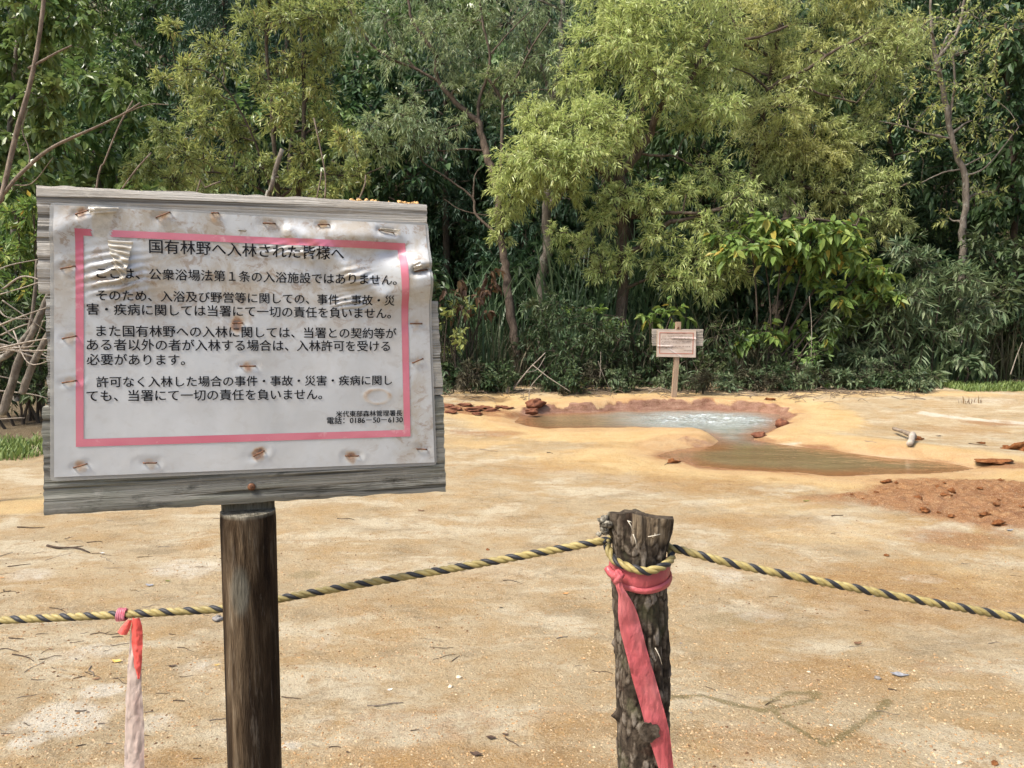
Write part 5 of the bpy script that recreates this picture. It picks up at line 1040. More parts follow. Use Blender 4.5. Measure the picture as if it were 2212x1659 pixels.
shrub('thicket', 'dark thicket behind the leaning trunks at the left edge', 'thicket', 20, 860, 7.4, [(0, 650, 50), (60, 680, 46), (20, 730, 46), (80, 750, 40), (0, 790, 44), (60, 810, 40), (-40, 720, 60), (110, 700, 40), (20, 840, 30), (90, 830, 30), (-40, 820, 50), (40, 600, 40)], lf_under, 58, 34, stems=6, nleaf=10, L=.085, W=.03, spread=1.0, up=.1, tdroop=.3, twig_len=.85, ldown=.2)
def blades(name, label, cat, cx, cy, w, d, n, h, leafm, seed, wid=.012, lean=.35, group=None, kind=None, zoff=0.0, hvar=.5):
    """a tuft or bed of long curved blades"""
    r = np.random.default_rng(seed); b = np.stack([cx + (r.random(n) - .5) * w, cy + (r.random(n) - .5) * d, np.zeros(n)], -1); b[:, 2] = look(GZ, b[:, 0], b[:, 1]) - .02 + zoff
    a = r.random(n) * 6.28; H = h * (1 - hvar + 2 * hvar * r.random(n) * .75); o = np.stack([np.cos(a), np.sin(a), 0 * a], -1); le = lean * (.3 + r.random(n)); k = np.linspace(0, 1, 6)
    mid = b[:, None] + np.array([0, 0, 1.0]) * (H[:, None] * (k - .35 * le[:, None] * k ** 3))[..., None] + o[:, None] * (H[:, None] * le[:, None] * k ** 2.2)[..., None]
    sdv = np.stack([-np.sin(a + r.normal(size=n) * .5), np.cos(a), 0 * a], -1)[:, None] * (wid * (.6 + .8 * r.random(n))[:, None] * np.array([.5, .9, 1, .85, .55, .04]))[..., None]
    V = np.stack([mid - sdv, mid + sdv], 2).reshape(n, 12, 3); f = np.array([[2 * i, 2 * i + 1, 2 * i + 3, 2 * i + 2] for i in range(5)])
    mb = MB(); mb.add(V.reshape(-1, 3), (np.arange(n)[:, None, None] * 12 + f).reshape(-1, 4))
    if kind: o_ = mb.build(name, leafm, smooth=False); return tag(o_, label, cat, None, kind)
    t = thing(name, label, cat, (cx, cy, hz(cx, cy)), group); mb.build('blades', leafm, t, smooth=False); return t
for i, (px, Y, wpx, n, h, m, lab) in enumerate(((1250, 11.4, 160, 220, 1.9, lf_reed, 'tall green reeds between the grey trunk and the bright willow'), (1420, 11.8, 150, 200, 2.3, lf_reed, 'tall reeds with arching blades behind the bright willow trunk'), (1060, 11.2, 150, 180, 1.5, lf_reed, 'green reeds behind the leaning willow trunk'),
        (1010, 10.3, 150, 130, .95, lf_straw, 'dry brown reeds beside the right end of the near board'), (1380, 10.6, 130, 150, .95, lf_straw, 'dry drooping reeds left of the small notice board'), (1570, 10.7, 180, 150, 1.1, lf_straw, 'dry grey reeds right of the small notice board'), (2060, 10.6, 120, 130, 1.0, lf_reed, 'long pale green blades inside the lance-leaved shrub'),
        (2150, 10.8, 120, 160, .9, lf_straw, 'dry brown reeds in the far right corner'), (1130, 10.4, 90, 110, .7, lf_straw, 'short dry reeds at the foot of the leaning willow'), (1680, 10.25, 150, 160, .55, lf_straw, 'short dry reeds at the foot of the broad-leaved shrub'), (1560, 10.15, 200, 120, .38, lf_straw, 'low dry grass right of the stake of the small notice board'))):
    blades('reed_clump', lab, 'reeds', P(px, 600, Y)[0], Y, sc(wpx, Y), .6, n, h, m, 70 + i, .0065 if m is lf_straw else .011, .45, hvar=.75)
shrub('leafy_shrub', 'low weedy growth in front of the lance-leaved shrub', 'shrub', 1850, 842, 9.9, [(1800, 815, 24), (1840, 822, 24), (1880, 818, 24), (1920, 825, 22), (1960, 822, 22), (1760, 825, 20), (1820, 835, 14), (1900, 838, 12)], lf_blue, 45, 34, stems=5, nleaf=9, L=.08, W=.024, spread=1.0, up=.25, tdroop=.2, twig_len=.9, ldown=.05)
shrub('leafy_shrub', 'low weeds in front of the dark fine-leaved shrub beside the leaning trunk', 'shrub', 1240, 846, 9.7, [(1180, 828, 16), (1220, 835, 16), (1260, 832, 18), (1300, 838, 14), (1340, 836, 14), (1150, 836, 12)], lf_under, 46, 30, stems=5, nleaf=8, L=.06, W=.024, spread=1.0, up=.3, tdroop=.2, twig_len=.9, ldown=.05)
q = GT(2120, 833); blades('grass', 'bright short grass at the right edge of the clearing', 'grass', q[0] + .35, 9.95, 2.0, .8, 3400, .10, lf_grass, 90, .006, .5, kind='stuff')
q = GT(40, 975); blades('grass', 'bright grass patch at the left edge below the brushwood', 'grass', q[0] - .45, q[1], 1.5, .8, 2200, .12, lf_grass, 91, .006, .5, kind='stuff')

# low leafy cover on the forest floor, behind the front row of shrubs
r_ = np.random.default_rng(61); n = 9000; bx = r_.uniform(-15, 15, n); by = 11.0 + 6.5 * r_.random(n) ** 1.4; bz = look(GZ, bx, by)
keep = fbm(bx * .8, by * .8, 3, 62) > -.12; bx, by, bz = bx[keep], by[keep], bz[keep]; n = len(bx); lv = Leaves()
for k in range(7):
    lv.add(np.stack([bx + r_.normal(size=n) * .14, by + r_.normal(size=n) * .14, bz + .03 + .38 * r_.random(n) ** 1.5], -1), unit(np.stack([r_.normal(size=n), r_.normal(size=n), .15 * np.ones(n)], -1)), unit(np.stack([.3 * r_.normal(size=n), .3 * r_.normal(size=n), np.ones(n)], -1)), .09 * r_.uniform(.6, 1.4, n), .045 * r_.uniform(.6, 1.4, n))
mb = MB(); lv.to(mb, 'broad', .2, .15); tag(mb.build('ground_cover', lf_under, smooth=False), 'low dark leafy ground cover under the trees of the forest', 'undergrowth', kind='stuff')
for i, (x, y, lab) in enumerate(((-1.6, 10.4, 'leafy shrub behind the right half of the near board'), (-3.1, 10.2, 'leafy shrub behind the middle of the near board'), (-4.6, 10.0, 'leafy shrub behind the left half of the near board'), (-6.3, 9.6, 'leafy shrub beyond the left edge of the brushwood'), (8.2, 10.9, 'leafy shrub beyond the grass in the far right corner'))):
    t = Tree('leafy_shrub', lab, 'shrub', gpt(x, y), bark_dark, (lf_under, lf_mid)[i % 2], 160 + i, None, 'broad', nleaf=9, L=.085, W=.04, spread=1.0, up=.15, tdroop=.25, twig_len=.85, ldown=.15)
    for k in range(5): t.stem([t.base + [0, 0, -.05], t.base + [t.rng.normal() * .2, t.rng.normal() * .15, .5], t.base + [t.rng.normal() * .5, t.rng.normal() * .3, 1.1]], .016, .006, 10, 5)
    for k in range(16): t.bough(t.base + [t.rng.normal() * .55, t.rng.normal() * .35, .2 + 1.2 * t.rng.random()], (.33, .3, .24), 24)
    t.done(.15)
# weeds straying onto the sand along the forest edge
def weed(seed, m, label, L, W):
    t = Tree('weed', label, 'weed', (0, 0, 0), bark_dark, m, seed, 'weeds straying from the forest edge', 'broad', nleaf=8, L=L, W=W, spread=1.0, up=.5, tdroop=.25, twig_len=1.1, ldown=.05, twig_r=.002)
    for k in range(4): t.stem([(0, 0, -.03), (t.rng.normal() * .03, t.rng.normal() * .03, .08), (t.rng.normal() * .08, t.rng.normal() * .06, .18 + .08 * t.rng.random())], .004, .002, 8, 4)
    for k in range(5): t.bough((t.rng.normal() * .07, t.rng.normal() * .05, .08 + .12 * t.rng.random()), (.09, .08, .06), 12, join=False)
    return t.done(.15)
wd = [weed(1, lf_under, 'small dark green weed straying onto the sand at the forest edge', .05, .02), weed(2, lf_straw, 'small withered weed straying onto the sand at the forest edge', .05, .014), weed(3, lf_blue, 'small greyish green weed straying onto the sand at the forest edge', .055, .018)]
us = [False] * 3; rg = np.random.default_rng(31)
for k in range(44):
    px = rg.uniform(955, 2010); q = GT(px, 841 + abs(rg.normal()) * 5 - .006 * (px - 1500) * (px > 1500)); i = k % 3; o = wd[i] if not us[i] else copy_tree(wd[i]); us[i] = True
    s_ = rg.uniform(.5, 1.3); o.location = tuple(q); o.scale = (s_, s_, s_ * rg.uniform(.7, 1.3)); o.rotation_euler = (0, 0, rg.random() * 6.28)

# ------------------------------------------------------------------ dead wood
def dead(name, label, cat, stems, group=None, mat=None):
    """stems: (points, r0, r1); the first one stands on the ground"""
    t = thing(name, label, cat, stems[0][0][0], group); mb = MB(); mb2 = MB()
    for i, (pts, r0, r1) in enumerate(stems): tube(mb if i == 0 else mb2, smooth_path(pts, 30), np.linspace(r0, r1, 30), 7, True, .2, i)
    mb.build('stem', mat or twig_pale, t)
    if mb2.n: mb2.build('branch', mat or twig_pale, t)
    return t
Yd = 4.6; q = lambda a, b, y=Yd: P(a, b, y)
gd = P(-60, 700, Yd); gd[2] = hz(gd[0], Yd) - .05
m_dead = bark_mat('dead_branch_bark', (.09, .065, .048), (.25, .20, .155), (40, 40, 12))
dead('dead_tree', 'bare dead sapling standing at the left edge with long thin branches', 'tree', [([gd, q(-20, 520), q(5, 425), q(35, 290), q(60, 200), q(82, 100), q(95, 0), q(100, -60)], sc(8, Yd), sc(3.6, Yd)),
     ([q(5, 420), q(45, 375), q(110, 320), q(200, 278), q(268, 245), q(303, 222)], sc(4.4, Yd), sc(1.8, Yd)), ([q(62, 148), q(90, 132), q(120, 115), q(155, 98)], sc(3, Yd), sc(1.5, Yd)),
     ([q(20, 395), q(60, 360), q(62, 320), q(48, 280), q(60, 235)], sc(1.7, Yd), sc(1, Yd)), ([q(268, 245), q(320, 226), q(365, 226)], sc(1.2, Yd), sc(.6, Yd)), ([q(30, 400), q(70, 395), q(115, 340)], sc(1.5, Yd), sc(.6, Yd))], mat=m_dead)
Ys = 7.2
def gpx(px, Y): x = P(px, 700, Y)[0]; return np.array([x, Y, hz(x, Y) - .05])
for i, (lab, pts) in enumerate((('thin bare pale stem leaning right above the top plank', [(205, 430), (228, 345), (258, 270), (287, 217)]), ('pale cut stick slanting up to the right above the top plank', [(225, 480), (262, 412), (295, 365), (327, 330)]), ('short pale twig rising behind the top plank left of the willow stub', [(420, 430), (445, 405), (476, 392)]),
                               ('thin upright pale stem just above the middle of the top plank', [(678, 480), (684, 430), (693, 385), (694, 370)]), ('curving pale stem above the right part of the top plank', [(765, 470), (776, 430), (788, 400), (790, 378)]), ('thin reddish stem above the middle of the top plank', [(700, 470), (702, 430), (703, 380), (692, 320), (678, 255)]))):
    px0 = pts[0][0] - (pts[1][0] - pts[0][0]) * 3
    y = Ys if i < 2 else 8.6
    dead('dead_stick', lab, 'dead stick', [([gpx(px0, y)] + [P(a, b, y) for a, b in pts], sc(2.8, y), sc(1.4, y))], mat=m_dead)
dead('dead_stub', 'broken grey trunk stub leaning in front of the olive willow', 'dead trunk', [([gpx(535, 9.0), P(572, 460, 9.0), P(585, 410, 9.0), P(597, 360, 9.0), P(610, 322, 9.0)], sc(7, 9), sc(4.5, 9)), ([P(588, 386, 9), P(596, 382, 9), P(602, 383, 9)], sc(3, 9), sc(2, 9))], mat=bark_grey)
# leaning trunks and a tangle of twigs at the left
Yk = 6.0
for lab, pts, r0, r1 in (('grey trunk leaning right in the brushwood at the left edge', [(5, 895), (25, 830), (45, 770), (70, 720), (95, 660), (120, 610)], 9, 6), ('second brown trunk leaning behind the middle plank', [(48, 850), (65, 800), (85, 760), (110, 715), (140, 670)], 8, 6), ('dark trunk lying low across the brushwood at the left edge', [(-40, 780), (0, 775), (40, 745), (75, 700)], 8, 5), ('thin brown trunk standing steeply in the brushwood', [(62, 790), (58, 740), (68, 690), (75, 640), (80, 560)], 4.5, 3)):
    dead('leaning_trunk', lab, 'dead trunk', [([P(a, b, Yk) for a, b in pts], sc(r0, Yk), sc(r1, Yk))], mat=bark_grey)
r_ = np.random.default_rng(77)
for k in range(22):
    y = 5.2 + r_.random() * 1.2; x0, y0 = r_.uniform(-90, 30), r_.uniform(610, 850); ang = r_.normal(0, .38); L_ = r_.uniform(90, 190)
    p0, p1 = P(x0, y0, y), P(x0 + L_ * math.cos(ang), y0 - L_ * math.sin(ang), y + r_.normal() * .3); m = (p0 + p1) / 2 + r_.normal(size=3) * .06
    mb = MB(); tube(mb, smooth_path([p0, m, p1], 14), np.linspace(.008 * r_.uniform(.6, 1.3), .003, 14), 6); o = mb.build('dead_twig', twig_pale); tag(o, 'dead grey twig in the tangle of brushwood at the left edge', 'twig', 'tangled dead twigs at the left edge')
# fallen wood by the forest edge
Yf = 9.55
dead('dead_branch', 'pale dead branch leaning up from the sand left of the pool', 'branch', [([GT(1103, 848), P(1140, 800, GT(1103, 848)[1]), P(1165, 775, GT(1103, 848)[1]), P(1178, 762, GT(1103, 848)[1])], .010, .006), ([P(1135, 805, 9.3), P(1160, 798, 9.5), P(1178, 770, 9.6)], .006, .003), ([P(1150, 788, 9.4), P(1185, 815, 9.3), P(1232, 846, 9.2)], .006, .003)])
y = GT(1094, 849)[1]; dead('stump', 'short pale wooden stub standing in the sand left of the pool', 'stump', [([GT(1094, 850), P(1096, 830, y), P(1099, 812, y)], .020, .014)])
for i, (lab, a, m, b, r) in enumerate((('thin twig standing in the sand right of the boulder', (1142, 866), (1147, 835), (1178, 800), .006), ('bent dry stem at the edge of the undergrowth left of the stub', (1012, 842), (1040, 830), (1075, 848), .007), ('pale dry stem standing in the dark undergrowth', (1288, 845), (1296, 815), (1298, 760), .006), ('leaning dry stem right of the dark shrub', (1322, 846), (1305, 815), (1292, 780), .006),
                                       ('dry stem bent over beside the stake of the small board', (1395, 850), (1425, 838), (1462, 850), .005), ('thin vine stem hanging from the broad-leaved shrub', (1752, 790), (1753, 700), (1748, 640), .006), ('pale upright stick in the far right corner', (2183, 806), (2196, 770), (2208, 740), .008))):
    y = min(GT(a[0], a[1])[1], 10.2); dead('dead_stick', lab, 'dead stick', [([P(*a, y) - [0, 0, .02], P(*m, y), P(*b, y)], r, r * .5)])
# ------------------------------------------------------------------ things lying on the ground
mat_twig = bark_mat('brown_twig', (.035, .024, .018), (.12, .085, .06), (60, 60, 60)); mat_twig2 = bark_mat('grey_twig', (.11, .09, .07), (.27, .22, .17), (60, 60, 60))
zA = lambda x, y: (x * .3717, 1042.4 + y * .3717); zB = lambda x, y: (603.4 + x * .3386, 1097.1 + y * .3386); zC = lambda x, y: (1426.3 + x * .3551, 1152 + y * .3551); zD = lambda x, y: (1553.6 + x * .2976, 768 + y * .2976); zE = lambda x, y: (932.7 + x * .2976, 658.3 + y * .2976)
def twig(a, b, r, mat=None, label=None, group='small twigs scattered on the sandy ground', fork=True, seed=0):
    rg = np.random.default_rng(seed); p0, p1 = GT(*a), GT(*b); L_ = np.linalg.norm(p1 - p0); n = np.array([-(p1 - p0)[1], (p1 - p0)[0], 0]) / max(L_, 1e-6)
    pts = [p0 + (p1 - p0) * t + n * rg.normal() * .06 * L_ * (0 < t < 1) + np.array([0, 0, r * .8 + (0 < t < 1) * rg.random() * .03 * L_]) for t in (0, .3, .65, 1)]
    mb = MB(); tube(mb, smooth_path(pts, 12), np.linspace(r, r * .5, 12), 6, True, .3, seed)
    if fork and L_ > .10:
        q = pts[1] * .5 + pts[2] * .5; tube(mb, smooth_path([q, q + (p1 - p0) * .2 + n * L_ * rg.choice([-.14, .14]) + [0, 0, .004]], 6), [r * .6, r * .3], 5)
    o = mb.build('fallen_twig', mat or (mat_twig if seed % 3 else mat_twig2), smooth=True)
    return tag(o, label or 'small dry twig lying on the sandy ground in front of the pool', 'twig', None if label else group)
tws = [zA(*p) + zA(*q) for p, q in (((260, 455), (420, 410)), ((70, 1000), (195, 1040)), ((230, 1030), (360, 1010)), ((140, 1105), (260, 1040)), ((525, 885), (700, 878)), ((650, 900), (715, 898)), ((640, 945), (750, 935)), ((50, 905), (135, 912)), ((435, 1330), (505, 1325)),
      ((840, 1335), (895, 1335)), ((905, 1225), (990, 1225)), ((1005, 1270), (1075, 1272)), ((915, 375), (1000, 378)), ((505, 350), (595, 347)), ((45, 490), (180, 475)), ((0, 430), (75, 408)), ((0, 645), (65, 628)), ((100, 262), (260, 262)), ((570, 1405), (612, 1405)), ((440, 1535), (500, 1525)), ((1030, 960), (1130, 985)), ((530, 1070), (545, 1130)))]
tws += [zB(*p) + zB(*q) for p, q in (((370, 70), (480, 80)), ((980, 970), (1125, 935)), ((560, 1265), (790, 1245)), ((15, 1208), (140, 1222)), ((315, 1530), (395, 1530)), ((1770, 835), (1840, 825)), ((1440, 1470), (1530, 1525)), ((1100, 980), (1150, 945)))]
tws += [zC(*p) + zC(*q) for p, q in (((1150, 690), (1240, 685)), ((1385, 950), (1440, 958)), ((1240, 470), (1280, 476)))] + [zE(*p) + zE(*q) for p, q in (((345, 1050), (480, 1068)), ((835, 1075), (880, 1082)), ((1690, 1165), (1790, 1150)))] + [zD(*p) + zD(*q) for p, q in (((1055, 622), (1140, 635)), ((1810, 640), (1950, 660)), ((815, 1168), (900, 1162)), ((1345, 312), (1395, 312)))]
for i, t_ in enumerate(tws): twig(t_[:2], t_[2:], .0014 + .0012 * ((i * 37) % 10) / 10 + .0012 * (t_[1] < 1180), seed=i)
twig(zA(275, 370), zA(522, 412), .0062, mat_twig, 'thickest dark twig on the sand, just below the left end of the board', seed=200)
rg = np.random.default_rng(3)
for k in range(75):
    px, py = rg.uniform(-60, 480) if k < 50 else rg.uniform(600, 2200), rg.uniform(1120, 1640); L_ = rg.uniform(14, 55); a = rg.normal() * .35
    twig((px, py), (px + L_ * math.cos(a), py + L_ * math.sin(a) * .5), rg.uniform(.0007, .0018), seed=300 + k)
def fallen_leaf(px, py, wpx, mat, label, seed, cat='leaf', curl=.25, group=None):
    rg = np.random.default_rng(seed); c = GT(px, py); L_ = wpx / FPX * c[1]; u = np.linspace(-1, 1, 13); v = np.linspace(-1, 1, 7); U, V_ = np.meshgrid(u, v, indexing='ij')
    wdt = (1 - np.abs(U) ** 2.2) * (.42 + .10 * np.sin(U * 5 + seed)); x = U * L_ / 2; y = V_ * wdt * L_ * .55; z = curl * L_ * (.35 * U ** 2 + .5 * (V_ * wdt) ** 2) + .05 * L_ * fbm(U * 2 + seed, V_ * 2, 3, seed) + .003
    a = rg.uniform(-.6, .6); V = np.stack([x * math.cos(a) - y * math.sin(a), x * math.sin(a) + y * math.cos(a), z], -1) + c
    mb = MB(); mb.add(V.reshape(-1, 3), grid_faces(13, 7)); o = mb.build('fallen_leaf', mat); return tag(o, label, cat, group)
def plain(name, ca, cb, s=60, rough=.7):
    m = Mat(name, rough); m.col(m.ramp(m.noise(s, 4, .6), [(.35, ca), (.65, cb)])); return m.m
ly, lb, lg, lk, lw, lo = plain('yellow_dead_leaf', (.45, .28, .06), (.60, .42, .14)), plain('brown_dead_leaf', (.10, .05, .025), (.22, .12, .06)), plain('green_fallen_leaf', (.10, .11, .02), (.2, .2, .04)), plain('dark_dead_leaf', (.03, .018, .012), (.09, .055, .035)), plain('white_chip', (.55, .52, .47), (.72, .70, .66)), plain('orange_dead_leaf', (.38, .17, .05), (.5, .26, .1))
lgr = plain('grey_dead_leaf', (.13, .13, .13), (.27, .27, .28))
for (p, w_, m, lab) in ((zA(680, 1042), 27, ly, 'pale yellow leaf on the sand left of the bleached ribbon'), (zA(975, 575), 14, lg, 'small olive leaf lying left of the board post'), (zA(1260, 1065), 12, ly, 'small yellow leaf close to the board post on its left'), (zA(560, 1145), 18, lb, 'small brown leaf beside the white salt patch'), (zA(1000, 1070), 18, lk, 'small dark shrivelled leaf between the bleached ribbon and the board post'), (zA(870, 600), 24, lgr, 'small grey leaf lying above the rope left of the board post'),
        (zB(1255, 1575), 32, lk, 'dark curled leaf at the bottom of the picture between the posts'), (zB(1350, 1470), 26, lk, 'dark shrivelled leaf left of the bark stake near the bottom'), (zB(1442, 1450), 16, lk, 'small dark leaf just right of a larger shrivelled one near the stake'), (zB(1825, 550), 16, lo, 'orange leaf on the sand left of the bark stake'), (zB(905, 20), 18, lb, 'brown leaf far up the sand right of the near board'), (zB(1415, 640), 12, lk, 'tiny dark leaf fragment in the middle of the sand'), (zB(705, 1165), 13, lw, 'white chip on the sand right of the board post'),
        (zC(1455, 865), 40, lgr, 'grey crumpled leaf on the sand right of the bark stake'), (zC(1200, 672), 24, lb, 'brown and grey leaf below the rope right of the stake'), (zA(595, 412), 11, lw, 'white wood chip beside the thickest twig'), (zD(1590, 585), 14, lk, 'dark chip right of the driftwood'), (zD(2110, 1270), 18, lgr, 'grey flat chip right of the rusty clods'), (zD(630, 1058), 16, lg, 'greenish leaf below the lower pool')):
    fallen_leaf(*p, w_, m, lab, int(p[0]) % 97)
for k in range(34):
    px, py = rg.uniform(0, 2200), rg.uniform(1110, 1640); fallen_leaf(px, py, rg.uniform(5, 11), (lb, lk, lo, lb, lgr)[k % 5], 'tiny dry leaf fragment scattered on the sandy ground', 400 + k, group='tiny dry leaf fragments on the sandy ground')

def stone(name, p, s, mat, label, cat, seed, group=None, rough=.4, nu=16, nv=22, yaw=0.0, sink=.25):
    mb = MB(); rock(mb, (0, 0, 0), s, seed, nu, nv, rough); o = mb.build(name, mat); o.location = tuple(np.array(p) + [0, 0, s[2] * (1 - 2 * sink)]); o.rotation_euler = (0, 0, yaw); return tag(o, label, cat, group)
m_rust = Mat('rust_rock', .75, .3); n1 = m_rust.noise(26, 5, .7); m_rust.col(m_rust.ramp(n1, [(.3, (.065, .021, .011)), (.55, (.155, .055, .025)), (.75, (.25, .115, .055))])).nor(m_rust.bump(n1, .8, .02))
m_clod = Mat('rusty_clod', .95, .1); n1 = m_clod.noise(38, 6, .75); m_clod.col(m_clod.ramp(n1, [(.3, (.08, .026, .011)), (.5, (.20, .078, .028)), (.7, (.30, .15, .065))])).nor(m_clod.bump(n1, 1.0, .02))
m_pale = plain('pale_pebble', (.42, .33, .22), (.62, .52, .38), 40)
m_grey = plain('grey_pebble', (.12, .11, .10), (.25, .23, .21), 40)
y = GT(1156, 882); s_ = y[1] / FPX
stone('boulder', y + [0, .05, 0], (21 * s_, .10, 11.5 * s_), m_rust.m, 'smooth rust-red boulder on the left rim of the bubbling pool', 'boulder', 3, rough=.22, nu=24, nv=32, yaw=.25, sink=.12)
for i, (px, py, w_, h_) in enumerate(((1150, 893, 15, 7), (1640, 943, 16, 7), (1690, 921, 13, 10))):
    q = GT(px, py); k = q[1] / FPX; stone('rim_stone', q, (w_ * k, .07, h_ * k), m_rust.m, ('low red stone under the boulder at the water edge', 'flat rust-orange stone where the upper pool spills over', 'rounded red stone at the right edge of the bubbling pool')[i], 'stone', 20 + i, rough=.3, nu=18, nv=24)
for k, (px, py, w_) in enumerate(((965, 878, 16), (985, 884, 18), (1005, 876, 16), (1020, 887, 20), (1045, 882, 20), (1062, 888, 17), (1085, 880, 14), (1098, 883, 12), (975, 892, 14), (1030, 895, 12))):
    q = GT(px, py); k_ = q[1] / FPX; stone('red_rubble', q, (w_ * k_, .06, 3.6 * k_ * (.7 + .5 * rg.random())), m_rust.m, 'red crusted rubble stone left of the boulder by the pool', 'stone', 40 + k, 'red rubble stones left of the boulder', .5, yaw=rg.uniform(-.5, .5))
for i, (px, py, w_, h_, lab) in enumerate(((2205, 973, 18, 12, 'dark rusty clod at the right edge beyond the lower pool'), (2150, 1001, 34, 6, 'long reddish crust at the right tip of the lower pool'), (1983, 951, 10, 6, 'small rust clod behind the driftwood'), (2175, 969, 12, 4, 'flat brown clod near the right edge above the reddish crust'), (1455, 1000, 11, 6, 'small brown clod in front of the left end of the lower pool'), (2120, 958, 9, 3, 'thin brown flake of crust left of the dark rusty clod'), (1661, 864, 10, 3, 'small dark clod on the back rim right of the bubbling water'))):
    q = GT(px, py); k_ = q[1] / FPX; stone('earth_clod', q, (w_ * k_, w_ * k_ * .7, h_ * k_), m_clod.m, lab, 'clod', 60 + i, rough=.7)
for k in range(26):
    for _ in range(40):
        px, py = rg.uniform(1780, 2300), rg.uniform(1035, 1140); q = GT(px, py)
        if mound_mask(np.array([q[0]]), np.array([q[1]]))[0] > .5: break
    s_ = .008 + .016 * rg.random() ** 2; stone('earth_clod', q, (s_ * 1.5, s_, s_ * .6), m_clod.m, 'rust-brown earth clod among the heaped clods below the lower pool', 'clod', 100 + k, 'heaped rusty clods below the lower pool', .8, 10, 14, rg.random() * 3)
for i, (p, w_, m, lab) in enumerate(((zA(1268, 800), 26, m_grey, 'rounded greyish stone on the sand just left of the board post'), (zB(1330, 270), 9, m_clod.m, 'small orange stone under the rope in the middle'), (zB(1145, 1085), 13, m_pale, 'pale angular stone in the middle foreground'), (zB(1090, 1145), 12, m_pale, 'pale rounded stone just below the angular one in the middle foreground'), (zC(905, 848), 9, m_pale, 'small white stone right of the pink ribbon'),
                                     (zC(2035, 1405), 18, m_clod.m, 'dark reddish stone in the bottom right corner'), (zC(1820, 1400), 13, m_pale, 'pale stone left of the dark one in the bottom right corner'), (zC(1322, 885), 15, m_grey, 'grey stone beside the crumpled grey leaf'), (zC(1375, 138), 11, m_clod.m, 'upright brown clod above the rope at right'), (zC(1040, 1170), 9, m_pale, 'small pale stone inside the dark algae loop'))):
    q = GT(*p); k_ = q[1] / FPX * .5; stone('stone', q, (w_ * k_, w_ * k_ * .8, w_ * k_ * .6), m, lab, 'stone', 80 + i, rough=.35)
# driftwood beyond the lower pool
q0, q1, q2 = GT(1942, 941), GT(1974, 954), GT(1964, 967); t = thing('driftwood', 'pale forked piece of driftwood at the back edge of the lower pool', 'driftwood', q1)
mb = MB(); tube(mb, smooth_path([q0 + [0, .1, .05], (q0 + q1) / 2 + [0, 0, .05], q1 + [0, 0, .045]], 14), np.linspace(.017, .023, 14), 10, True, .2, 3); mb.build('stem', bark_mat('driftwood_wood', (.10, .075, .055), (.30, .24, .18), (20, 20, 20)), t)
mb = MB(); tube(mb, smooth_path([q1 + [.02, .06, .06], q1 * .4 + q2 * .6 + [0, 0, .045], q2 + [0, 0, .035]], 12), np.linspace(.024, .026, 12), 10, True, .2, 5); mb.build('branch', bark_mat('driftwood_pale', (.24, .20, .155), (.46, .41, .34), (20, 20, 20)), t)
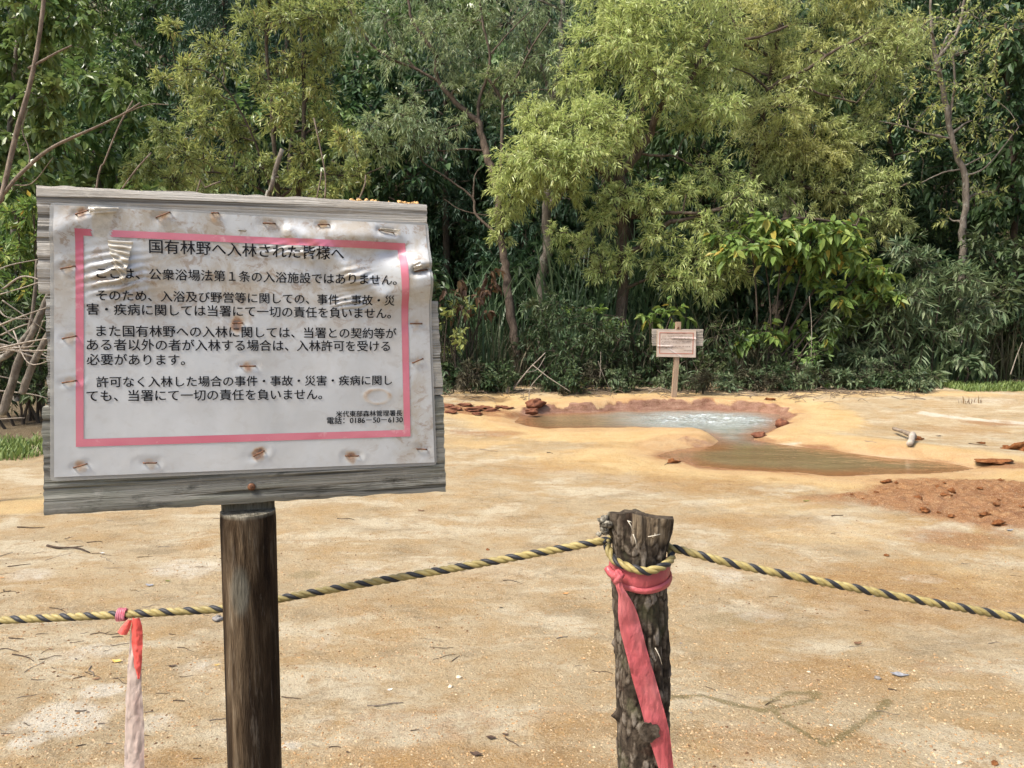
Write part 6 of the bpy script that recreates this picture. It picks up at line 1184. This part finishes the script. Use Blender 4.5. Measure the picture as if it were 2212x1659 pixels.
# gravel: more than anyone could count
def gravel(name, label, n, mat, seed, py0, py1, s0, s1, px0=-250, px1=2460, hot=None):
    r = np.random.default_rng(seed); py = r.uniform(py0, py1, n); px = r.uniform(px0, px1, n); d = np.stack([(px - CX) / FPX, _cp - (py - CY) / FPX * _sp, -_sp - (py - CY) / FPX * _cp], -1); p = CAMP + d * ((0.0 - CAM_H) / d[:, 2])[:, None]
    keep = vnoise(p[:, 0] * 2.2 + seed, p[:, 1] * 2.2, seed) + .35 * vnoise(p[:, 0] * 7, p[:, 1] * 7, seed + 1) > (.5 if hot is None else hot); p = p[keep]; n = len(p)
    p = p[look(sd, p[:, 0], p[:, 1]) > .15]; n = len(p); p[:, 2] = look(GZ, p[:, 0], p[:, 1])
    base = np.array([[1, 0, 0], [.3, .9, 0], [-.8, .6, 0], [-.8, -.6, 0], [.3, -.9, 0], [0, 0, 1], [0, 0, -1.0]]); T = [[i, (i + 1) % 5, 5] for i in range(5)] + [[(i + 1) % 5, i, 6] for i in range(5)]
    s = (s0 + (s1 - s0) * r.random(n) ** 3)[:, None, None] * r.uniform(.55, 1.3, (n, 7, 1)) * np.array([1, 1, .65]); a = r.random(n) * 6.28
    V = base[None] * s; V = np.stack([V[..., 0] * np.cos(a)[:, None] - V[..., 1] * np.sin(a)[:, None], V[..., 0] * np.sin(a)[:, None] + V[..., 1] * np.cos(a)[:, None], V[..., 2]], -1) + p[:, None]
    mb = MB(); mb.add(V.reshape(-1, 3), None, (np.arange(n)[:, None, None] * 7 + np.array(T)).reshape(-1, 3)); o = mb.build(name, mat, smooth=False); return tag(o, label, 'gravel', kind='stuff')
def isl(name, stops):
    m = Mat(name, .9, .15); m.col(m.ramp(m.rnd(), stops)); return m.m
gravel('gravel', 'fine pale grit strewn over the sandy ground', 26000, isl('grit', [(0, (.20, .12, .06)), (.35, (.33, .20, .09)), (.7, (.36, .265, .155)), (1, (.41, .32, .20))]), 1, 1150, 1680, .0012, .0052)
gravel('gravel', 'coarser brown grit strewn over the sandy ground', 9000, isl('brown_grit', [(0, (.08, .045, .025)), (.5, (.20, .11, .05)), (1, (.36, .25, .15))]), 2, 1010, 1680, .0015, .0065, hot=.62)
# twiggy litter and fallen needles along the edge of the forest
r = np.random.default_rng(8); mb = MB()
for k in range(420):
    px, py = r.uniform(940, 2000), 840 + abs(r.normal()) * 11; q = GT(px, py)
    if look(sd, q[0], q[1]) < .25: continue
    a = r.random() * 6.28; L_ = r.uniform(.04, .22); d = np.array([math.cos(a), math.sin(a), 0]) * L_; tube(mb, smooth_path([q - d + [0, 0, .006], q + r.normal(size=3) * .02 + [0, 0, .016], q + d + [0, 0, .006]], 5), [.004, .0025], 4, False)
tag(mb.build('forest_litter', bark_mat('litter_twigs', (.07, .05, .035), (.26, .20, .14), (30, 30, 30))), 'broken dry twigs littering the edge of the forest', 'litter', kind='stuff')
for i, (px, py) in enumerate(((2085, 872), (2105, 870))):
    q = GT(px, py); blades('dry_tuft', ('small reddish dry tuft standing in the pale sand at right', 'second small dry tuft just right of the first in the pale sand')[i], 'tuft', q[0], q[1], .18, .06, 12, .10, lf_brown, 95 + i, .004, .3)
